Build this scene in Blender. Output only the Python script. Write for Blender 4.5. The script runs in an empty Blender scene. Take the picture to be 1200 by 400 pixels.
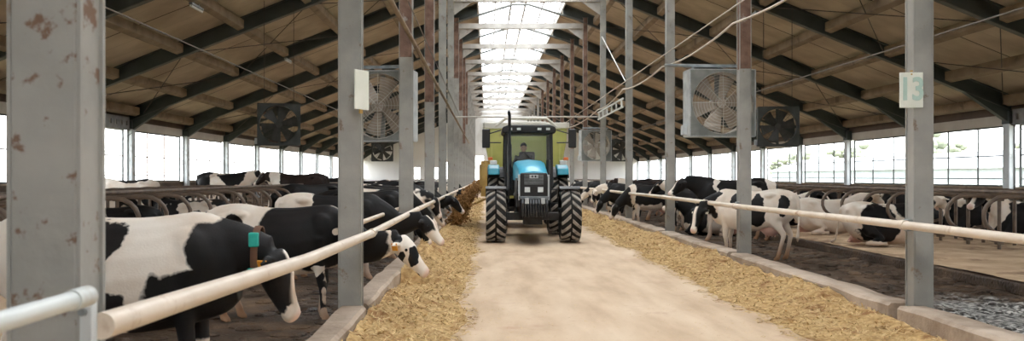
import bpy, bmesh, math, random
from mathutils import Vector, Matrix, Quaternion
R = random.Random(7)
COL = bpy.context.scene.collection
PI = math.pi
CAMZ = 1.54
ORD = ['first','second','third','fourth','fifth','sixth','seventh','eighth','ninth','tenth','eleventh','twelfth',
       'thirteenth','fourteenth','fifteenth','sixteenth','seventeenth','eighteenth','nineteenth','twentieth',
       'twenty-first','twenty-second','twenty-third','twenty-fourth','twenty-fifth','twenty-sixth','twenty-seventh',
       'twenty-eighth','twenty-ninth','thirtieth']

# ------------------------------------------------------------------ helpers
def tag(o, label=None, cat=None, group=None, kind=None):
    if label: o['label'] = label
    if cat: o['category'] = cat
    if group: o['group'] = group
    if kind: o['kind'] = kind
    return o

def empty(name, loc=(0,0,0), rz=0.0):
    o = bpy.data.objects.new(name, None)
    o.location = loc; o.rotation_euler = (0,0,rz); o.empty_display_size = .2
    COL.objects.link(o)
    return o

def link(name, me, mat, parent=None, smooth=False):
    o = bpy.data.objects.new(name, me)
    COL.objects.link(o)
    if mat is not None and not me.materials: me.materials.append(mat)
    if parent is not None: o.parent = parent
    if smooth:
        for p in me.polygons: p.use_smooth = True
    return o

class MB:
    """collects verts and faces of ONE mesh"""
    def __init__(s): s.v = []; s.f = []
    def add(s, vs, fs):
        n = len(s.v); s.v += [tuple(v) for v in vs]; s.f += [tuple(i+n for i in f) for f in fs]; return s
    def box(s, x0,x1,y0,y1,z0,z1, M=None):
        vs = [Vector((x,y,z)) for x in (x0,x1) for y in (y0,y1) for z in (z0,z1)]
        if M: vs = [M @ v for v in vs]
        return s.add(vs, [(0,1,3,2),(4,6,7,5),(0,4,5,1),(2,3,7,6),(0,2,6,4),(1,5,7,3)])
    def hexa(s, a, b):
        """two matching quads a, b joined"""
        vs = list(a)+list(b)
        return s.add(vs, [(0,3,2,1),(4,5,6,7),(0,1,5,4),(1,2,6,5),(2,3,7,6),(3,0,4,7)])
    def prism(s, poly, axis, a0, a1):
        """2-D polygon extruded along axis; poly coords are the other two axes in xyz order"""
        def mk(p, a):
            q = list(p); q.insert(axis, a); return q
        n = len(poly)
        vs = [mk(p,a0) for p in poly]+[mk(p,a1) for p in poly]
        fs = [tuple(range(n)), tuple(range(2*n-1,n-1,-1))]+[(i,i+n,(i+1)%n+n,(i+1)%n) for i in range(n)]
        return s.add(vs, fs)
    def tube(s, pts, r, n=10, r2=None, ang=None, up=None, closed=False):
        """tube / loft along points. r: number or list; r2: second radius (along up-ish)"""
        pts = [Vector(p) for p in pts]; m = len(pts)
        ra = r if isinstance(r,(list,tuple)) else [r]*m
        rb = r2 if isinstance(r2,(list,tuple)) else ([r2]*m if r2 is not None else ra)
        upv = Vector(up) if up else None
        base = len(s.v); prev = None
        for i,p in enumerate(pts):
            if closed: t = pts[(i+1)%m]-pts[i-1]
            else: t = (pts[min(i+1,m-1)]-pts[max(i-1,0)])
            if t.length < 1e-9: t = Vector((0,0,1))
            t.normalize()
            if upv is not None:
                a = t.cross(upv)
                if a.length < 1e-4: a = t.orthogonal()
                a.normalize(); b = a.cross(t)
            else:
                if prev is None: a = t.orthogonal().normalized()
                else:
                    a = prev - t*prev.dot(t)
                    if a.length < 1e-5: a = t.orthogonal()
                    a.normalize()
                b = a.cross(t)
            prev = a
            for k in range(n):
                th = 2*PI*k/n
                s.v.append(tuple(p + a*(ra[i]*math.cos(th)) + b*(rb[i]*math.sin(th))))
        rng = m if closed else m-1
        for i in range(rng):
            j = (i+1)%m
            for k in range(n):
                s.f.append((base+i*n+k, base+i*n+(k+1)%n, base+j*n+(k+1)%n, base+j*n+k))
        if not closed:
            s.f.append(tuple(base+k for k in range(n-1,-1,-1)))
            s.f.append(tuple(base+(m-1)*n+k for k in range(n)))
        return s
    def cyl(s, p0, p1, r, n=20): return s.tube([p0,p1], r, n)
    def lathe(s, prof, c, axis=0, n=36):
        """profile (radius, along-axis) closed ring, revolved about axis through c"""
        base = len(s.v); m = len(prof)
        for k in range(n):
            th = 2*PI*k/n; cs, sn = math.cos(th), math.sin(th)
            for (r,a) in prof:
                q = [r*cs, r*sn]; q.insert(axis, a)
                s.v.append((c[0]+q[0], c[1]+q[1], c[2]+q[2]))
        for k in range(n):
            k2 = (k+1)%n
            for i in range(m):
                j = (i+1)%m
                s.f.append((base+k*m+i, base+k*m+j, base+k2*m+j, base+k2*m+i))
        return s
    def ball(s, c, rx, ry, rz, n=14, m=10, M=None):
        base = len(s.v)
        for i in range(m+1):
            ph = PI*i/m
            for k in range(n):
                th = 2*PI*k/n
                v = Vector((rx*math.sin(ph)*math.cos(th), ry*math.sin(ph)*math.sin(th), rz*math.cos(ph)))
                if M: v = M @ v
                s.v.append((c[0]+v.x, c[1]+v.y, c[2]+v.z))
        for i in range(m):
            for k in range(n):
                s.f.append((base+i*n+k, base+(i+1)*n+k, base+(i+1)*n+(k+1)%n, base+i*n+(k+1)%n))
        return s
    def mesh(s, name):
        me = bpy.data.meshes.new(name)
        me.from_pydata(s.v, [], s.f); me.validate(); me.update()
        bm = bmesh.new(); bm.from_mesh(me)
        bmesh.ops.remove_doubles(bm, verts=bm.verts, dist=1e-5)
        bmesh.ops.recalc_face_normals(bm, faces=bm.faces)
        bm.to_mesh(me); bm.free()
        return me
    def build(s, name, mat, parent=None, smooth=False, bevel=0, loc=None, rz=0):
        me = s.mesh(name)
        o = link(name, me, mat, parent)
        if smooth:
            me.polygons.foreach_set('use_smooth', [True]*len(me.polygons))
            try: me.set_sharp_from_angle(angle=math.radians(40))
            except Exception: pass
        if bevel:
            b = o.modifiers.new('bevel','BEVEL'); b.width = bevel; b.segments = 2; b.limit_method = 'ANGLE'
        if loc: o.location = loc
        if rz: o.rotation_euler.z = rz
        return o

# ------------------------------------------------------------------ materials
def srgb(r,g,b):
    f = lambda c: (c/255/12.92) if c/255 <= .04045 else ((c/255+.055)/1.055)**2.4
    return (f(r),f(g),f(b),1)
def newmat(name):
    m = bpy.data.materials.new(name); m.use_nodes = True
    nt = m.node_tree; b = nt.nodes['Principled BSDF']
    return m, nt, b
def nd(nt, t, **kw):
    n = nt.nodes.new(t)
    for k,v in kw.items(): setattr(n,k,v)
    return n
def ramp(nt, stops, interp='LINEAR'):
    n = nt.nodes.new('ShaderNodeValToRGB'); e = n.color_ramp.elements; n.color_ramp.interpolation = interp
    e[0].position, e[0].color = stops[0]; e[1].position, e[1].color = stops[-1]
    for p,c in stops[1:-1]:
        x = e.new(p); x.color = c
    return n
def noisy(name, c1, c2, scale=4, rough=.7, metal=0, bump=0, bscale=40, detail=6, c3=None, w=(.35,.65), obj=True, dist=0, stretch=None, c3w=(.58,.68), c3s=.6, spec=None):
    m, nt, b = newmat(name); L = nt.links
    tc = nd(nt,'ShaderNodeTexCoord'); src = tc.outputs['Object']
    if stretch:
        mp = nd(nt,'ShaderNodeMapping'); mp.inputs['Scale'].default_value = stretch; L.new(src, mp.inputs[0]); src = mp.outputs[0]
    n = nd(nt,'ShaderNodeTexNoise'); n.inputs['Scale'].default_value = scale; n.inputs['Detail'].default_value = detail
    n.inputs['Distortion'].default_value = dist
    L.new(src, n.inputs['Vector'])
    r = ramp(nt, [(w[0],c1),(w[1],c2)]); L.new(n.outputs[0], r.inputs[0]); out = r.outputs[0]
    if c3:
        n3 = nd(nt,'ShaderNodeTexNoise'); n3.inputs['Scale'].default_value = scale*c3s; n3.inputs['Detail'].default_value = 8
        n3.inputs['Roughness'].default_value = .65
        mp3 = nd(nt,'ShaderNodeMapping'); mp3.inputs['Location'].default_value = (7.3,2.1,5.5); L.new(src, mp3.inputs[0]); L.new(mp3.outputs[0], n3.inputs['Vector'])
        r3 = ramp(nt, [(c3w[0],(0,0,0,1)),(c3w[1],(1,1,1,1))]); L.new(n3.outputs[0], r3.inputs[0])
        mx = nd(nt,'ShaderNodeMixRGB'); L.new(r3.outputs[0], mx.inputs[0]); L.new(out, mx.inputs[1]); mx.inputs[2].default_value = c3; out = mx.outputs[0]
    L.new(out, b.inputs['Base Color'])
    b.inputs['Roughness'].default_value = rough; b.inputs['Metallic'].default_value = metal
    if spec is not None: b.inputs['Specular IOR Level'].default_value = spec
    if bump:
        n2 = nd(nt,'ShaderNodeTexNoise'); n2.inputs['Scale'].default_value = bscale; n2.inputs['Detail'].default_value = 5
        L.new(src, n2.inputs['Vector'])
        bp = nd(nt,'ShaderNodeBump'); bp.inputs['Strength'].default_value = bump; bp.inputs['Distance'].default_value = .02
        L.new(n2.outputs[0], bp.inputs['Height']); L.new(bp.outputs[0], b.inputs['Normal'])
    return m

M = {}

M['col_grey'] = noisy('painted_steel', srgb(142,142,138), srgb(168,166,160), 2.2, .55, 0, .12, 30, c3=srgb(128,112,98), c3w=(.61,.68), c3s=3.0)
M['col_near'] = noisy('flecked_painted_steel', srgb(142,142,138), srgb(168,166,160), 2.2, .55, 0, .12, 30, c3=srgb(118,92,74), c3w=(.575,.63), c3s=3.6)
M['col_rust'] = noisy('rusty_painted_steel', srgb(98,74,62), srgb(134,106,92), 5, .75, 0, .3, 40, c3=srgb(168,160,155), c3w=(.60,.66))
M['col_rust_top'] = M['col_rust']
M['rafter'] = noisy('dark_green_steel', srgb(50,58,57), srgb(68,75,74), 1.3, .5, 0, .05, 20)
M['rafter_edge'] = noisy('flange_steel', srgb(80,84,82), srgb(104,104,100), 3, .5)
M['purlin'] = noisy('tan_primer_beam', srgb(132,115,96), srgb(158,140,118), 2, .7, 0, .08, 20, c3=srgb(110,92,75))
M['collar'] = noisy('pale_steel_beam', srgb(165,160,154), srgb(190,186,180), 2.5, .6, c3=srgb(140,124,110))
M['pipe'] = noisy('worn_cream_pipe', srgb(214,198,180), srgb(228,214,198), 3, .42, 0, .08, 25, c3=srgb(172,138,110), c3w=(.60,.72), c3s=1.2)
M['pipe_white'] = noisy('white_painted_pipe', srgb(202,208,206), srgb(222,226,224), 3, .4, c3=srgb(180,170,160))
M['galv'] = noisy('galvanised_steel', srgb(140,148,150), srgb(170,176,178), 6, .4, .6)
M['cubicle'] = noisy('dull_stall_pipe', srgb(92,80,72), srgb(122,106,92), 6, .45, .25)
M['curb'] = noisy('worn_concrete_curb', srgb(168,150,132), srgb(200,182,164), 1.8, .85, 0, .5, 22, c3=srgb(140,120,102), c3w=(.5,.7))
M['cable'] = noisy('white_cable', srgb(205,196,186), srgb(225,215,205), 4, .6)
M['wire'] = noisy('grey_wire', srgb(120,115,110), srgb(140,135,130), 4, .6)
M['darkwire'] = noisy('dark_rod', srgb(52,44,40), srgb(70,60,54), 4, .6)
M['wallwhite'] = noisy('white_wall_panel', srgb(226,226,224), srgb(238,238,236), .6, .8, c3=srgb(205,203,198), stretch=(1,1,.3))
M['walllow'] = noisy('brown_concrete_wall', srgb(92,78,66), srgb(122,104,88), 1.4, .9, 0, .3, 18)
M['header'] = noisy('beige_header_panel', srgb(190,182,170), srgb(205,198,186), 1, .7)
M['eave'] = noisy('eave_beam', srgb(82,66,56), srgb(100,82,70), 1, .7)
M['perf'] = noisy('grey_perforated_beam', srgb(120,120,120), srgb(145,145,145), 3, .5)
M['post'] = noisy('pale_blue_post', srgb(200,208,214), srgb(218,224,228), 2, .5, c3=srgb(170,172,172), c3s=1.5)
M['muntin'] = noisy('window_bar', srgb(150,128,112), srgb(165,142,124), 3, .6)
M['winframe'] = noisy('dark_window_frame', srgb(55,58,60), srgb(75,78,80), 3, .6)
M['black'] = noisy('black_plastic', srgb(22,22,23), srgb(32,32,33), 6, .45)
M['blackmetal'] = noisy('black_metal', srgb(30,31,33), srgb(46,47,50), 8, .4, .3, c3=srgb(78,70,62), c3w=(.6,.75))
M['rubber'] = noisy('tyre_rubber', srgb(18,17,17), srgb(30,28,27), 10, .85, 0, .15, 60)
M['lug'] = noisy('dusty_tyre_lugs', srgb(132,126,119), srgb(172,165,156), 10, .85, 0, .15, 60)
M['rim'] = noisy('rim', srgb(150,150,150), srgb(175,175,172), 6, .5, .2, c3=srgb(110,100,90))
M['blue'] = noisy('cyan_blue_paint', srgb(64,172,206), srgb(84,188,218), 3, .3)
M['teal'] = noisy('teal_blue_paint', srgb(28,150,175), srgb(48,166,190), 3, .35)
M['bodygrey'] = noisy('tractor_grey', srgb(110,116,120), srgb(135,140,142), 6, .5)
M['lightgrey'] = noisy('light_trim', srgb(165,172,176), srgb(195,200,202), 6, .4)
M['lime'] = noisy('olive_green_paint', srgb(176,178,98), srgb(194,194,116), 1.6, .5, c3=srgb(150,130,84))
M['ochre'] = noisy('ochre_metal', srgb(176,140,70), srgb(196,162,96), 4, .6, c3=srgb(120,90,56))
M['roofwhite'] = noisy('cab_roof_cream', srgb(205,202,190), srgb(222,219,208), 3, .4)
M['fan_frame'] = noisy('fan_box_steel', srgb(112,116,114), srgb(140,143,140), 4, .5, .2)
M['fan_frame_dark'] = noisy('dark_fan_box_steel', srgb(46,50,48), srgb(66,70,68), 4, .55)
M['fan_guard'] = noisy('fan_guard_wire', srgb(180,178,170), srgb(200,197,188), 4, .5)
M['blade'] = noisy('fan_blade', srgb(150,140,128), srgb(172,160,148), 5, .4, .3)
M['blade_dark'] = noisy('dark_fan_blade', srgb(52,52,48), srgb(74,74,70), 5, .5)
M['signwhite'] = noisy('sign_board', srgb(226,230,218), srgb(238,240,230), 4, .5, c3=srgb(205,200,180))
M['signgreen'] = noisy('faded_green_print', srgb(178,206,196), srgb(192,216,206), 6, .6)
M['skin'] = noisy('skin', srgb(190,140,115), srgb(200,150,125), 5, .6)
M['jacket'] = noisy('dark_jacket', srgb(32,34,40), srgb(44,46,52), 8, .8)
M['pink'] = noisy('udder_pink', srgb(205,160,145), srgb(220,178,165), 6, .6)
M['tagorange'] = noisy('orange_ear_tag', srgb(225,150,40), srgb(235,165,55), 6, .5)
M['tagwhite'] = noisy('white_ear_tag', srgb(225,222,210), srgb(235,232,220), 6, .5)
M['collarteal'] = noisy('teal_collar', srgb(30,165,150), srgb(50,180,165), 6, .5)
M['collarbrown'] = noisy('neck_strap', srgb(90,62,48), srgb(120,86,66), 6, .8)
M['eye'] = noisy('dark_eye', srgb(12,10,10), srgb(20,16,14), 6, .12)
M['lamp_glass'] = noisy('lamp_lens', srgb(205,210,208), srgb(225,228,226), 8, .2)
M['amber'] = noisy('amber_lens', srgb(215,110,50), srgb(225,125,60), 8, .3)
M['foliage'] = noisy('haze_paled_leaf', srgb(120,128,112), srgb(146,152,134), 2, .9)  # leaf colour paled to imitate distant haze
M['bark'] = noisy('bark', srgb(120,108,96), srgb(140,128,114), 3, .9)
M['shed'] = noisy('pale_shed', srgb(150,162,168), srgb(166,176,180), .4, .7)
M['lamp_tube'] = noisy('lamp_cover', srgb(215,215,210), srgb(228,228,222), 3, .4)

def glassmat(name, tint, gl=.06):
    m = bpy.data.materials.new(name); m.use_nodes = True; nt = m.node_tree; nt.nodes.clear(); L = nt.links
    o = nd(nt,'ShaderNodeOutputMaterial'); t = nd(nt,'ShaderNodeBsdfTransparent'); g = nd(nt,'ShaderNodeBsdfGlossy')
    t.inputs[0].default_value = tint; g.inputs['Roughness'].default_value = .08
    mx = nd(nt,'ShaderNodeMixShader'); mx.inputs[0].default_value = gl
    L.new(t.outputs[0], mx.inputs[1]); L.new(g.outputs[0], mx.inputs[2]); L.new(mx.outputs[0], o.inputs[0])
    return m
M['glass'] = glassmat('window_glass', (.93,.95,.95,1))
M['skyglass'] = glassmat('skylight_glass', (.9,.92,.93,1), .04)
M['cabglass'] = glassmat('cab_glass', (.72,.78,.78,1), .08)

# road: pale dusty concrete
def road_mat():
    m, nt, b = newmat('dusty_concrete'); L = nt.links
    tc = nd(nt,'ShaderNodeTexCoord')
    mp = nd(nt,'ShaderNodeMapping'); mp.inputs['Scale'].default_value = (1.6,.35,1); L.new(tc.outputs['Object'], mp.inputs[0])
    n = nd(nt,'ShaderNodeTexNoise'); n.inputs['Scale'].default_value = 1.6; n.inputs['Detail'].default_value = 8; L.new(mp.outputs[0], n.inputs['Vector'])
    r = ramp(nt, [(.32,srgb(194,167,138)),(.5,srgb(212,187,158)),(.7,srgb(224,202,176))]); L.new(n.outputs[0], r.inputs[0])
    n2 = nd(nt,'ShaderNodeTexNoise'); n2.inputs['Scale'].default_value = 26; n2.inputs['Detail'].default_value = 6; n2.inputs['Roughness'].default_value = .7; L.new(tc.outputs['Object'], n2.inputs['Vector'])
    r2 = ramp(nt, [(.60,(0,0,0,1)),(.72,(1,1,1,1))]); L.new(n2.outputs[0], r2.inputs[0])
    mx = nd(nt,'ShaderNodeMixRGB'); L.new(r2.outputs[0], mx.inputs[0]); L.new(r.outputs[0], mx.inputs[1]); mx.inputs[2].default_value = srgb(186,156,116)
    n3 = nd(nt,'ShaderNodeTexNoise'); n3.inputs['Scale'].default_value = .9; n3.inputs['Detail'].default_value = 10; n3.inputs['Roughness'].default_value = .75; L.new(tc.outputs['Object'], n3.inputs['Vector'])
    r3 = ramp(nt, [(.56,(0,0,0,1)),(.66,(.7,.7,.7,1))]); L.new(n3.outputs[0], r3.inputs[0])
    mx2 = nd(nt,'ShaderNodeMixRGB'); L.new(r3.outputs[0], mx2.inputs[0]); L.new(mx.outputs[0], mx2.inputs[1]); mx2.inputs[2].default_value = srgb(196,160,134)
    L.new(mx2.outputs[0], b.inputs['Base Color']); b.inputs['Roughness'].default_value = .85
    bp = nd(nt,'ShaderNodeBump'); bp.inputs['Strength'].default_value = .35; bp.inputs['Distance'].default_value = .01
    L.new(n2.outputs[0], bp.inputs['Height']); L.new(bp.outputs[0], b.inputs['Normal'])
    return m
M['road'] = road_mat()

def mud_mat():
    m, nt, b = newmat('wet_slurry_floor'); L = nt.links
    tc = nd(nt,'ShaderNodeTexCoord')
    n = nd(nt,'ShaderNodeTexNoise'); n.inputs['Scale'].default_value = 1.3; n.inputs['Detail'].default_value = 9; n.inputs['Roughness'].default_value = .65; L.new(tc.outputs['Object'], n.inputs['Vector'])
    r = ramp(nt, [(.34,srgb(44,33,26)),(.52,srgb(82,65,50)),(.68,srgb(124,101,79))]); L.new(n.outputs[0], r.inputs[0])
    n2 = nd(nt,'ShaderNodeTexNoise'); n2.inputs['Scale'].default_value = 22; n2.inputs['Detail'].default_value = 5; L.new(tc.outputs['Object'], n2.inputs['Vector'])
    # trampled stony patch, its wet shine painted in as grey-white mottling
    pos = nd(nt,'ShaderNodeVectorMath', operation='SUBTRACT'); L.new(tc.outputs['Object'], pos.inputs[0]); pos.inputs[1].default_value = (5.75,8.6,0)
    sc = nd(nt,'ShaderNodeVectorMath', operation='MULTIPLY'); L.new(pos.outputs[0], sc.inputs[0]); sc.inputs[1].default_value = (.9,.45,1)
    ln = nd(nt,'ShaderNodeVectorMath', operation='LENGTH'); L.new(sc.outputs[0], ln.inputs[0])
    ad = nd(nt,'ShaderNodeMath', operation='ADD'); L.new(ln.outputs['Value'], ad.inputs[0]); L.new(n.outputs[0], ad.inputs[1])
    mr = nd(nt,'ShaderNodeMapRange'); mr.inputs[1].default_value = 1.25; mr.inputs[2].default_value = 1.65; mr.inputs[3].default_value = 1; mr.inputs[4].default_value = 0; L.new(ad.outputs[0], mr.inputs[0])
    r2 = ramp(nt, [(.40,srgb(48,46,44)),(.5,srgb(112,111,108)),(.60,srgb(205,204,200))]); 
    v = nd(nt,'ShaderNodeTexNoise'); v.inputs['Scale'].default_value = 16; v.inputs['Detail'].default_value = 3; L.new(tc.outputs['Object'], v.inputs['Vector'])
    L.new(v.outputs[0], r2.inputs[0])
    mx = nd(nt,'ShaderNodeMixRGB'); L.new(mr.outputs[0], mx.inputs[0]); L.new(r.outputs[0], mx.inputs[1]); L.new(r2.outputs[0], mx.inputs[2])
    L.new(mx.outputs[0], b.inputs['Base Color'])
    rr = ramp(nt, [(.4,(.35,.35,.35,1)),(.6,(.85,.85,.85,1))]); L.new(n.outputs[0], rr.inputs[0]); L.new(rr.outputs[0], b.inputs['Roughness'])
    bp = nd(nt,'ShaderNodeBump'); bp.inputs['Strength'].default_value = .7; bp.inputs['Distance'].default_value = .05
    L.new(n2.outputs[0], bp.inputs['Height']); L.new(bp.outputs[0], b.inputs['Normal'])
    return m
M['mud'] = mud_mat()
M['sand'] = noisy('bedding_sand', srgb(176,148,118), srgb(208,182,150), 1.6, .95, 0, .8, 12, c3=srgb(140,112,88), c3w=(.54,.64), c3s=.8)
M['hay'] = noisy('chopped_hay', srgb(170,134,84), srgb(214,182,128), 14, .9, 0, .6, 60, c3=srgb(150,108,62), c3w=(.52,.64), c3s=.18)
M['straw'] = noisy('loose_straw', srgb(186,152,96), srgb(232,206,156), 9, .85, c3=srgb(150,112,66), c3w=(.56,.62), c3s=.3)
M['feed'] = noisy('brown_mixed_feed', srgb(138,100,60), srgb(182,140,88), 12, .95, 0, .8, 40)

def ceiling_mat():
    m, nt, b = newmat('beige_roof_panels'); L = nt.links
    tc = nd(nt,'ShaderNodeTexCoord'); sp = nd(nt,'ShaderNodeSeparateXYZ'); L.new(tc.outputs['Object'], sp.inputs[0])
    n = nd(nt,'ShaderNodeTexNoise'); n.inputs['Scale'].default_value = .9; n.inputs['Detail'].default_value = 5; L.new(tc.outputs['Object'], n.inputs['Vector'])
    r = ramp(nt, [(.35,srgb(184,168,147)),(.65,srgb(212,198,178))]); L.new(n.outputs[0], r.inputs[0])
    # seams every 3 m along Y, fine ribs every .5 m
    def seam(per, off, wd, col, prev):
        a = nd(nt,'ShaderNodeMath', operation='ADD'); L.new(sp.outputs['Y'], a.inputs[0]); a.inputs[1].default_value = off+600
        mo = nd(nt,'ShaderNodeMath', operation='MODULO'); L.new(a.outputs[0], mo.inputs[0]); mo.inputs[1].default_value = per
        lt = nd(nt,'ShaderNodeMath', operation='LESS_THAN'); L.new(mo.outputs[0], lt.inputs[0]); lt.inputs[1].default_value = wd
        mx = nd(nt,'ShaderNodeMixRGB'); L.new(lt.outputs[0], mx.inputs[0]); L.new(prev, mx.inputs[1]); mx.inputs[2].default_value = col
        return mx.outputs[0]
    o = seam(1.0, .2, .035, srgb(188,174,154), r.outputs[0])
    o = seam(3.0, .3, .06, srgb(70,56,46), o)
    L.new(o, b.inputs['Base Color']); b.inputs['Roughness'].default_value = .8
    return m
M['ceiling'] = ceiling_mat()
M['grass'] = noisy('dry_meadow', srgb(112,108,78), srgb(132,126,94), .3, .95)

# ------------------------------------------------------------------ dimensions
XL, XR = -1.30, 4.36            # alley faces of the columns
WL, WR = -13.8, 16.5            # side walls
Y0, SP, NF = -9.3, 6.0, 18      # frames
YF = [Y0+SP*i for i in range(NF)]   # -9.3, -3.3, 2.7, 8.7 ... 92.7
YE = 95.0
def zr(x): return 3.55+.41*(16.5-x)
def zl(x): return 3.62+.396*(x+13.8)

# ------------------------------------------------------------------ floor & ground
def grid_obj(name, x0,x1,y0,y1,nx,ny,zf,mat):
    vs=[];fs=[]
    for j in range(ny+1):
        for i in range(nx+1):
            x=x0+(x1-x0)*i/nx; y=y0+(y1-y0)*j/ny
            vs.append((x,y,zf(x,y)))
    for j in range(ny):
        for i in range(nx):
            a=j*(nx+1)+i; fs.append((a,a+1,a+nx+2,a+nx+1))
    me=bpy.data.meshes.new(name); me.from_pydata(vs,[],fs); me.update()
    return link(name, me, mat)
o = MB().box(-1.4,4.4,Y0,YE,-.12,0).build('floor', M['road']); tag(o, kind='structure')
from mathutils import noise as mn
o = MB().box(WL,-1.4,Y0,YE,-.12,0).build('floor_left', M['mud']); tag(o, kind='structure')
o = MB().box(4.4,WR,Y0,YE,-.12,0).build('floor_right', M['mud']); tag(o, kind='structure')
# meadow outside
o = MB().box(-140,160,-60,260,-.5,-.3).build('ground', M['grass']); tag(o, kind='structure')

# bedding platforms (sand bed behind a curb)
def bed(name, x0, x1, label, edge):
    root = empty(name, ((x0+x1)/2, 40, 0)); tag(root, label, 'cow bed')
    def zf(x,y):
        v = mn.noise(Vector((x*.9,y*.7,3)))*.05 + mn.noise(Vector((x*3,y*3,8)))*.02
        e = min(abs(x-x0), abs(x-x1)); return .17+v*min(1,e/.3+.2)
    g = grid_obj('sand', x0+.1, x1-.1, 5, YE-1, 60, 500, zf, M['sand']); g.parent = root; g.location = (-(x0+x1)/2,-40,0)
    for xx in (x0, x1-.12):
        k = MB().box(xx, xx+.12, 5, YE-1, 0, .16).build('curb', M['mud'], root, bevel=.02); k.location = (-(x0+x1)/2,-40,0)
    return root
bed('cow_bed', 6.85, 13.3, 'long raised bed of trampled tan sand under the right stalls', 6.85)
bed('cow_bed', -10.3, -3.85, 'long raised bed of sand under the left stalls', -3.85)

# feed curbs: concrete pieces, one per bay
for side,(xa,xb) in (('left',(-1.50,-1.23)),('right',(4.18,4.50))):
    n = 0
    for i in range(1,NF-1):
        ya, yb = YF[i]+.186, YF[i+1]-.006
        if yb < 0.5 : continue
        b = MB()
        segs = 40 if i < 6 else 10
        rr = random.Random(i*7+(side=='left'))
        prof=[]
        for k in range(segs+1):
            y=ya+(yb-ya)*k/segs
            j1=mn.noise(Vector((y*1.7,xa,1)))*.025; j2=mn.noise(Vector((y*1.9,xb,5)))*.02
            zt=.22+mn.noise(Vector((y*1.3,xa,9)))*.02
            prof.append([(xa+j1*.6,y,-.01),(xa+j1,y,zt-.03),(xa+.03+j1,y,zt),(xb-.03+j2,y,zt),(xb+j2,y,zt-.03),(xb,y,-.01)])
        base=len(b.v)
        for p in prof: b.v += p
        for k in range(segs):
            for q in range(6):
                b.f.append((base+k*6+q, base+k*6+(q+1)%6, base+(k+1)*6+(q+1)%6, base+(k+1)*6+q))
        b.f.append(tuple(base+q for q in range(6))); b.f.append(tuple(base+segs*6+q for q in range(5,-1,-1)))
        o = b.build('feed_curb', M['curb'], smooth=True)
        tag(o, f'worn concrete feed curb of the {ORD[n]} bay from the camera, {side} side of alley', 'curb', f'concrete feed curbs on the {side} of the alley')
        n += 1

# ------------------------------------------------------------------ columns
SIGN=None
def column(x0, x1, y, rusty, label, group, h=8.75):
    root = empty('steel_column', ((x0+x1)/2, y+.09, 0)); tag(root, label, 'column', group)
    w = (x1-x0)/2
    b = MB().box(-w,w,-.09,.09,0.0,h if not rusty else rusty)
    o = b.build('shaft', M['col_near'] if 0<y<3 and x0<0 else M['col_grey'], root, bevel=.008)
    if rusty:
        o2 = MB().box(-w,w,-.09,.09,rusty,h).build('rusted_upper_shaft', M['col_rust'], root, bevel=.008); o2['label']='rust brown upper half of the shaft'
    # lips of the channel sections
    MB().box(-w-.012,-w+.0,-.088,-.07,.0,h).box(w,w+.012,-.088,-.07,.0,h).box(-w-.012,-w,.07,.088,0,h).box(w,w+.012,.07,.088,0,h).build('edge_lip', M['col_grey'], root)
    MB().box(-w-.06,w+.06,-.14,.14,h,h+.03).build('cap_plate', M['rafter'], root)
    return root
near = [(i,y) for i,y in enumerate(YF) if y > 0]
for n,(i,y) in enumerate(near):
    rl = {2:3.6,3:3.35,4:None,5:None,6:6.0,7:5,8:3.5,9:5}.get(n)
    
    column(XL-.21, XL, y, rl, f'grey steel box column, {ORD[n]} from the camera in the left row' + (', rust brown above' if rl else ''), 'columns on the left of the alley')
    rr_ = {2:3.4,6:3.2,7:3.0,8:3.2,9:3.4,10:3,11:3}.get(n)
    column(XR, XR+.18, y, rr_, f'grey steel box column, {ORD[n]} from the camera in the right row' + (', rust brown above' if rr_ else ''), 'columns on the right of the alley')
for y in YF[:2]:
    for (a,b_,s) in ((XL-.21,XL,'left'),(XR,XR+.18,'right')):
        column(a,b_,y,None,f'grey steel box column of the {s} row standing behind the camera', f'columns on the {s} of the alley')

# ------------------------------------------------------------------ rafters, collars, apex bars
def ibeam(p0, p1, depth, wid, t=.035, web=.03):
    """I section between two points in a frame plane; p = bottom line; depth goes up"""
    b = MB(); p0=Vector(p0); p1=Vector(p1)
    def sl(z0,z1,w):
        b.hexa([p0+Vector((0,-w,z0)),p0+Vector((0,w,z0)),p0+Vector((0,w,z1)),p0+Vector((0,-w,z1))],
               [p1+Vector((0,-w,z0)),p1+Vector((0,w,z0)),p1+Vector((0,w,z1)),p1+Vector((0,-w,z1))])
    sl(t,depth-t,web/2); 
    return b, sl
def rafter(x0,z0,x1,z1,y,label,group):
    root = empty('roof_rafter', (x0,y,z0)); tag(root,label,'rafter',group)
    P0=(0,0,0); P1=(x1-x0,0,z1-z0)
    b,sl = ibeam(P0,P1,.5,.2)
    b2=MB()
    def slab(bb,za,zb,w):
        p0=Vector(P0);p1=Vector(P1)
        bb.hexa([p0+Vector((0,-w,za)),p0+Vector((0,w,za)),p0+Vector((0,w,zb)),p0+Vector((0,-w,zb))],
               [p1+Vector((0,-w,za)),p1+Vector((0,w,za)),p1+Vector((0,w,zb)),p1+Vector((0,-w,zb))])
    b.build('web', M['rafter'], root)
    slab(b2,0,.025,.1); b2.build('bottom_flange', M['rafter_edge'], root)
    b3=MB(); slab(b3,.475,.5,.1); b3.build('top_flange', M['rafter'], root)
    # haunch where the rafter meets the wall post
    s = 1 if x1 > x0 else -1
    MB().prism([(0,0),(s*1.5,s*1.5*(z1-z0)/(x1-x0)),(0,-.42)],1,-.1,.1).build('haunch', M['rafter'], root)
    return root
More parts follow.
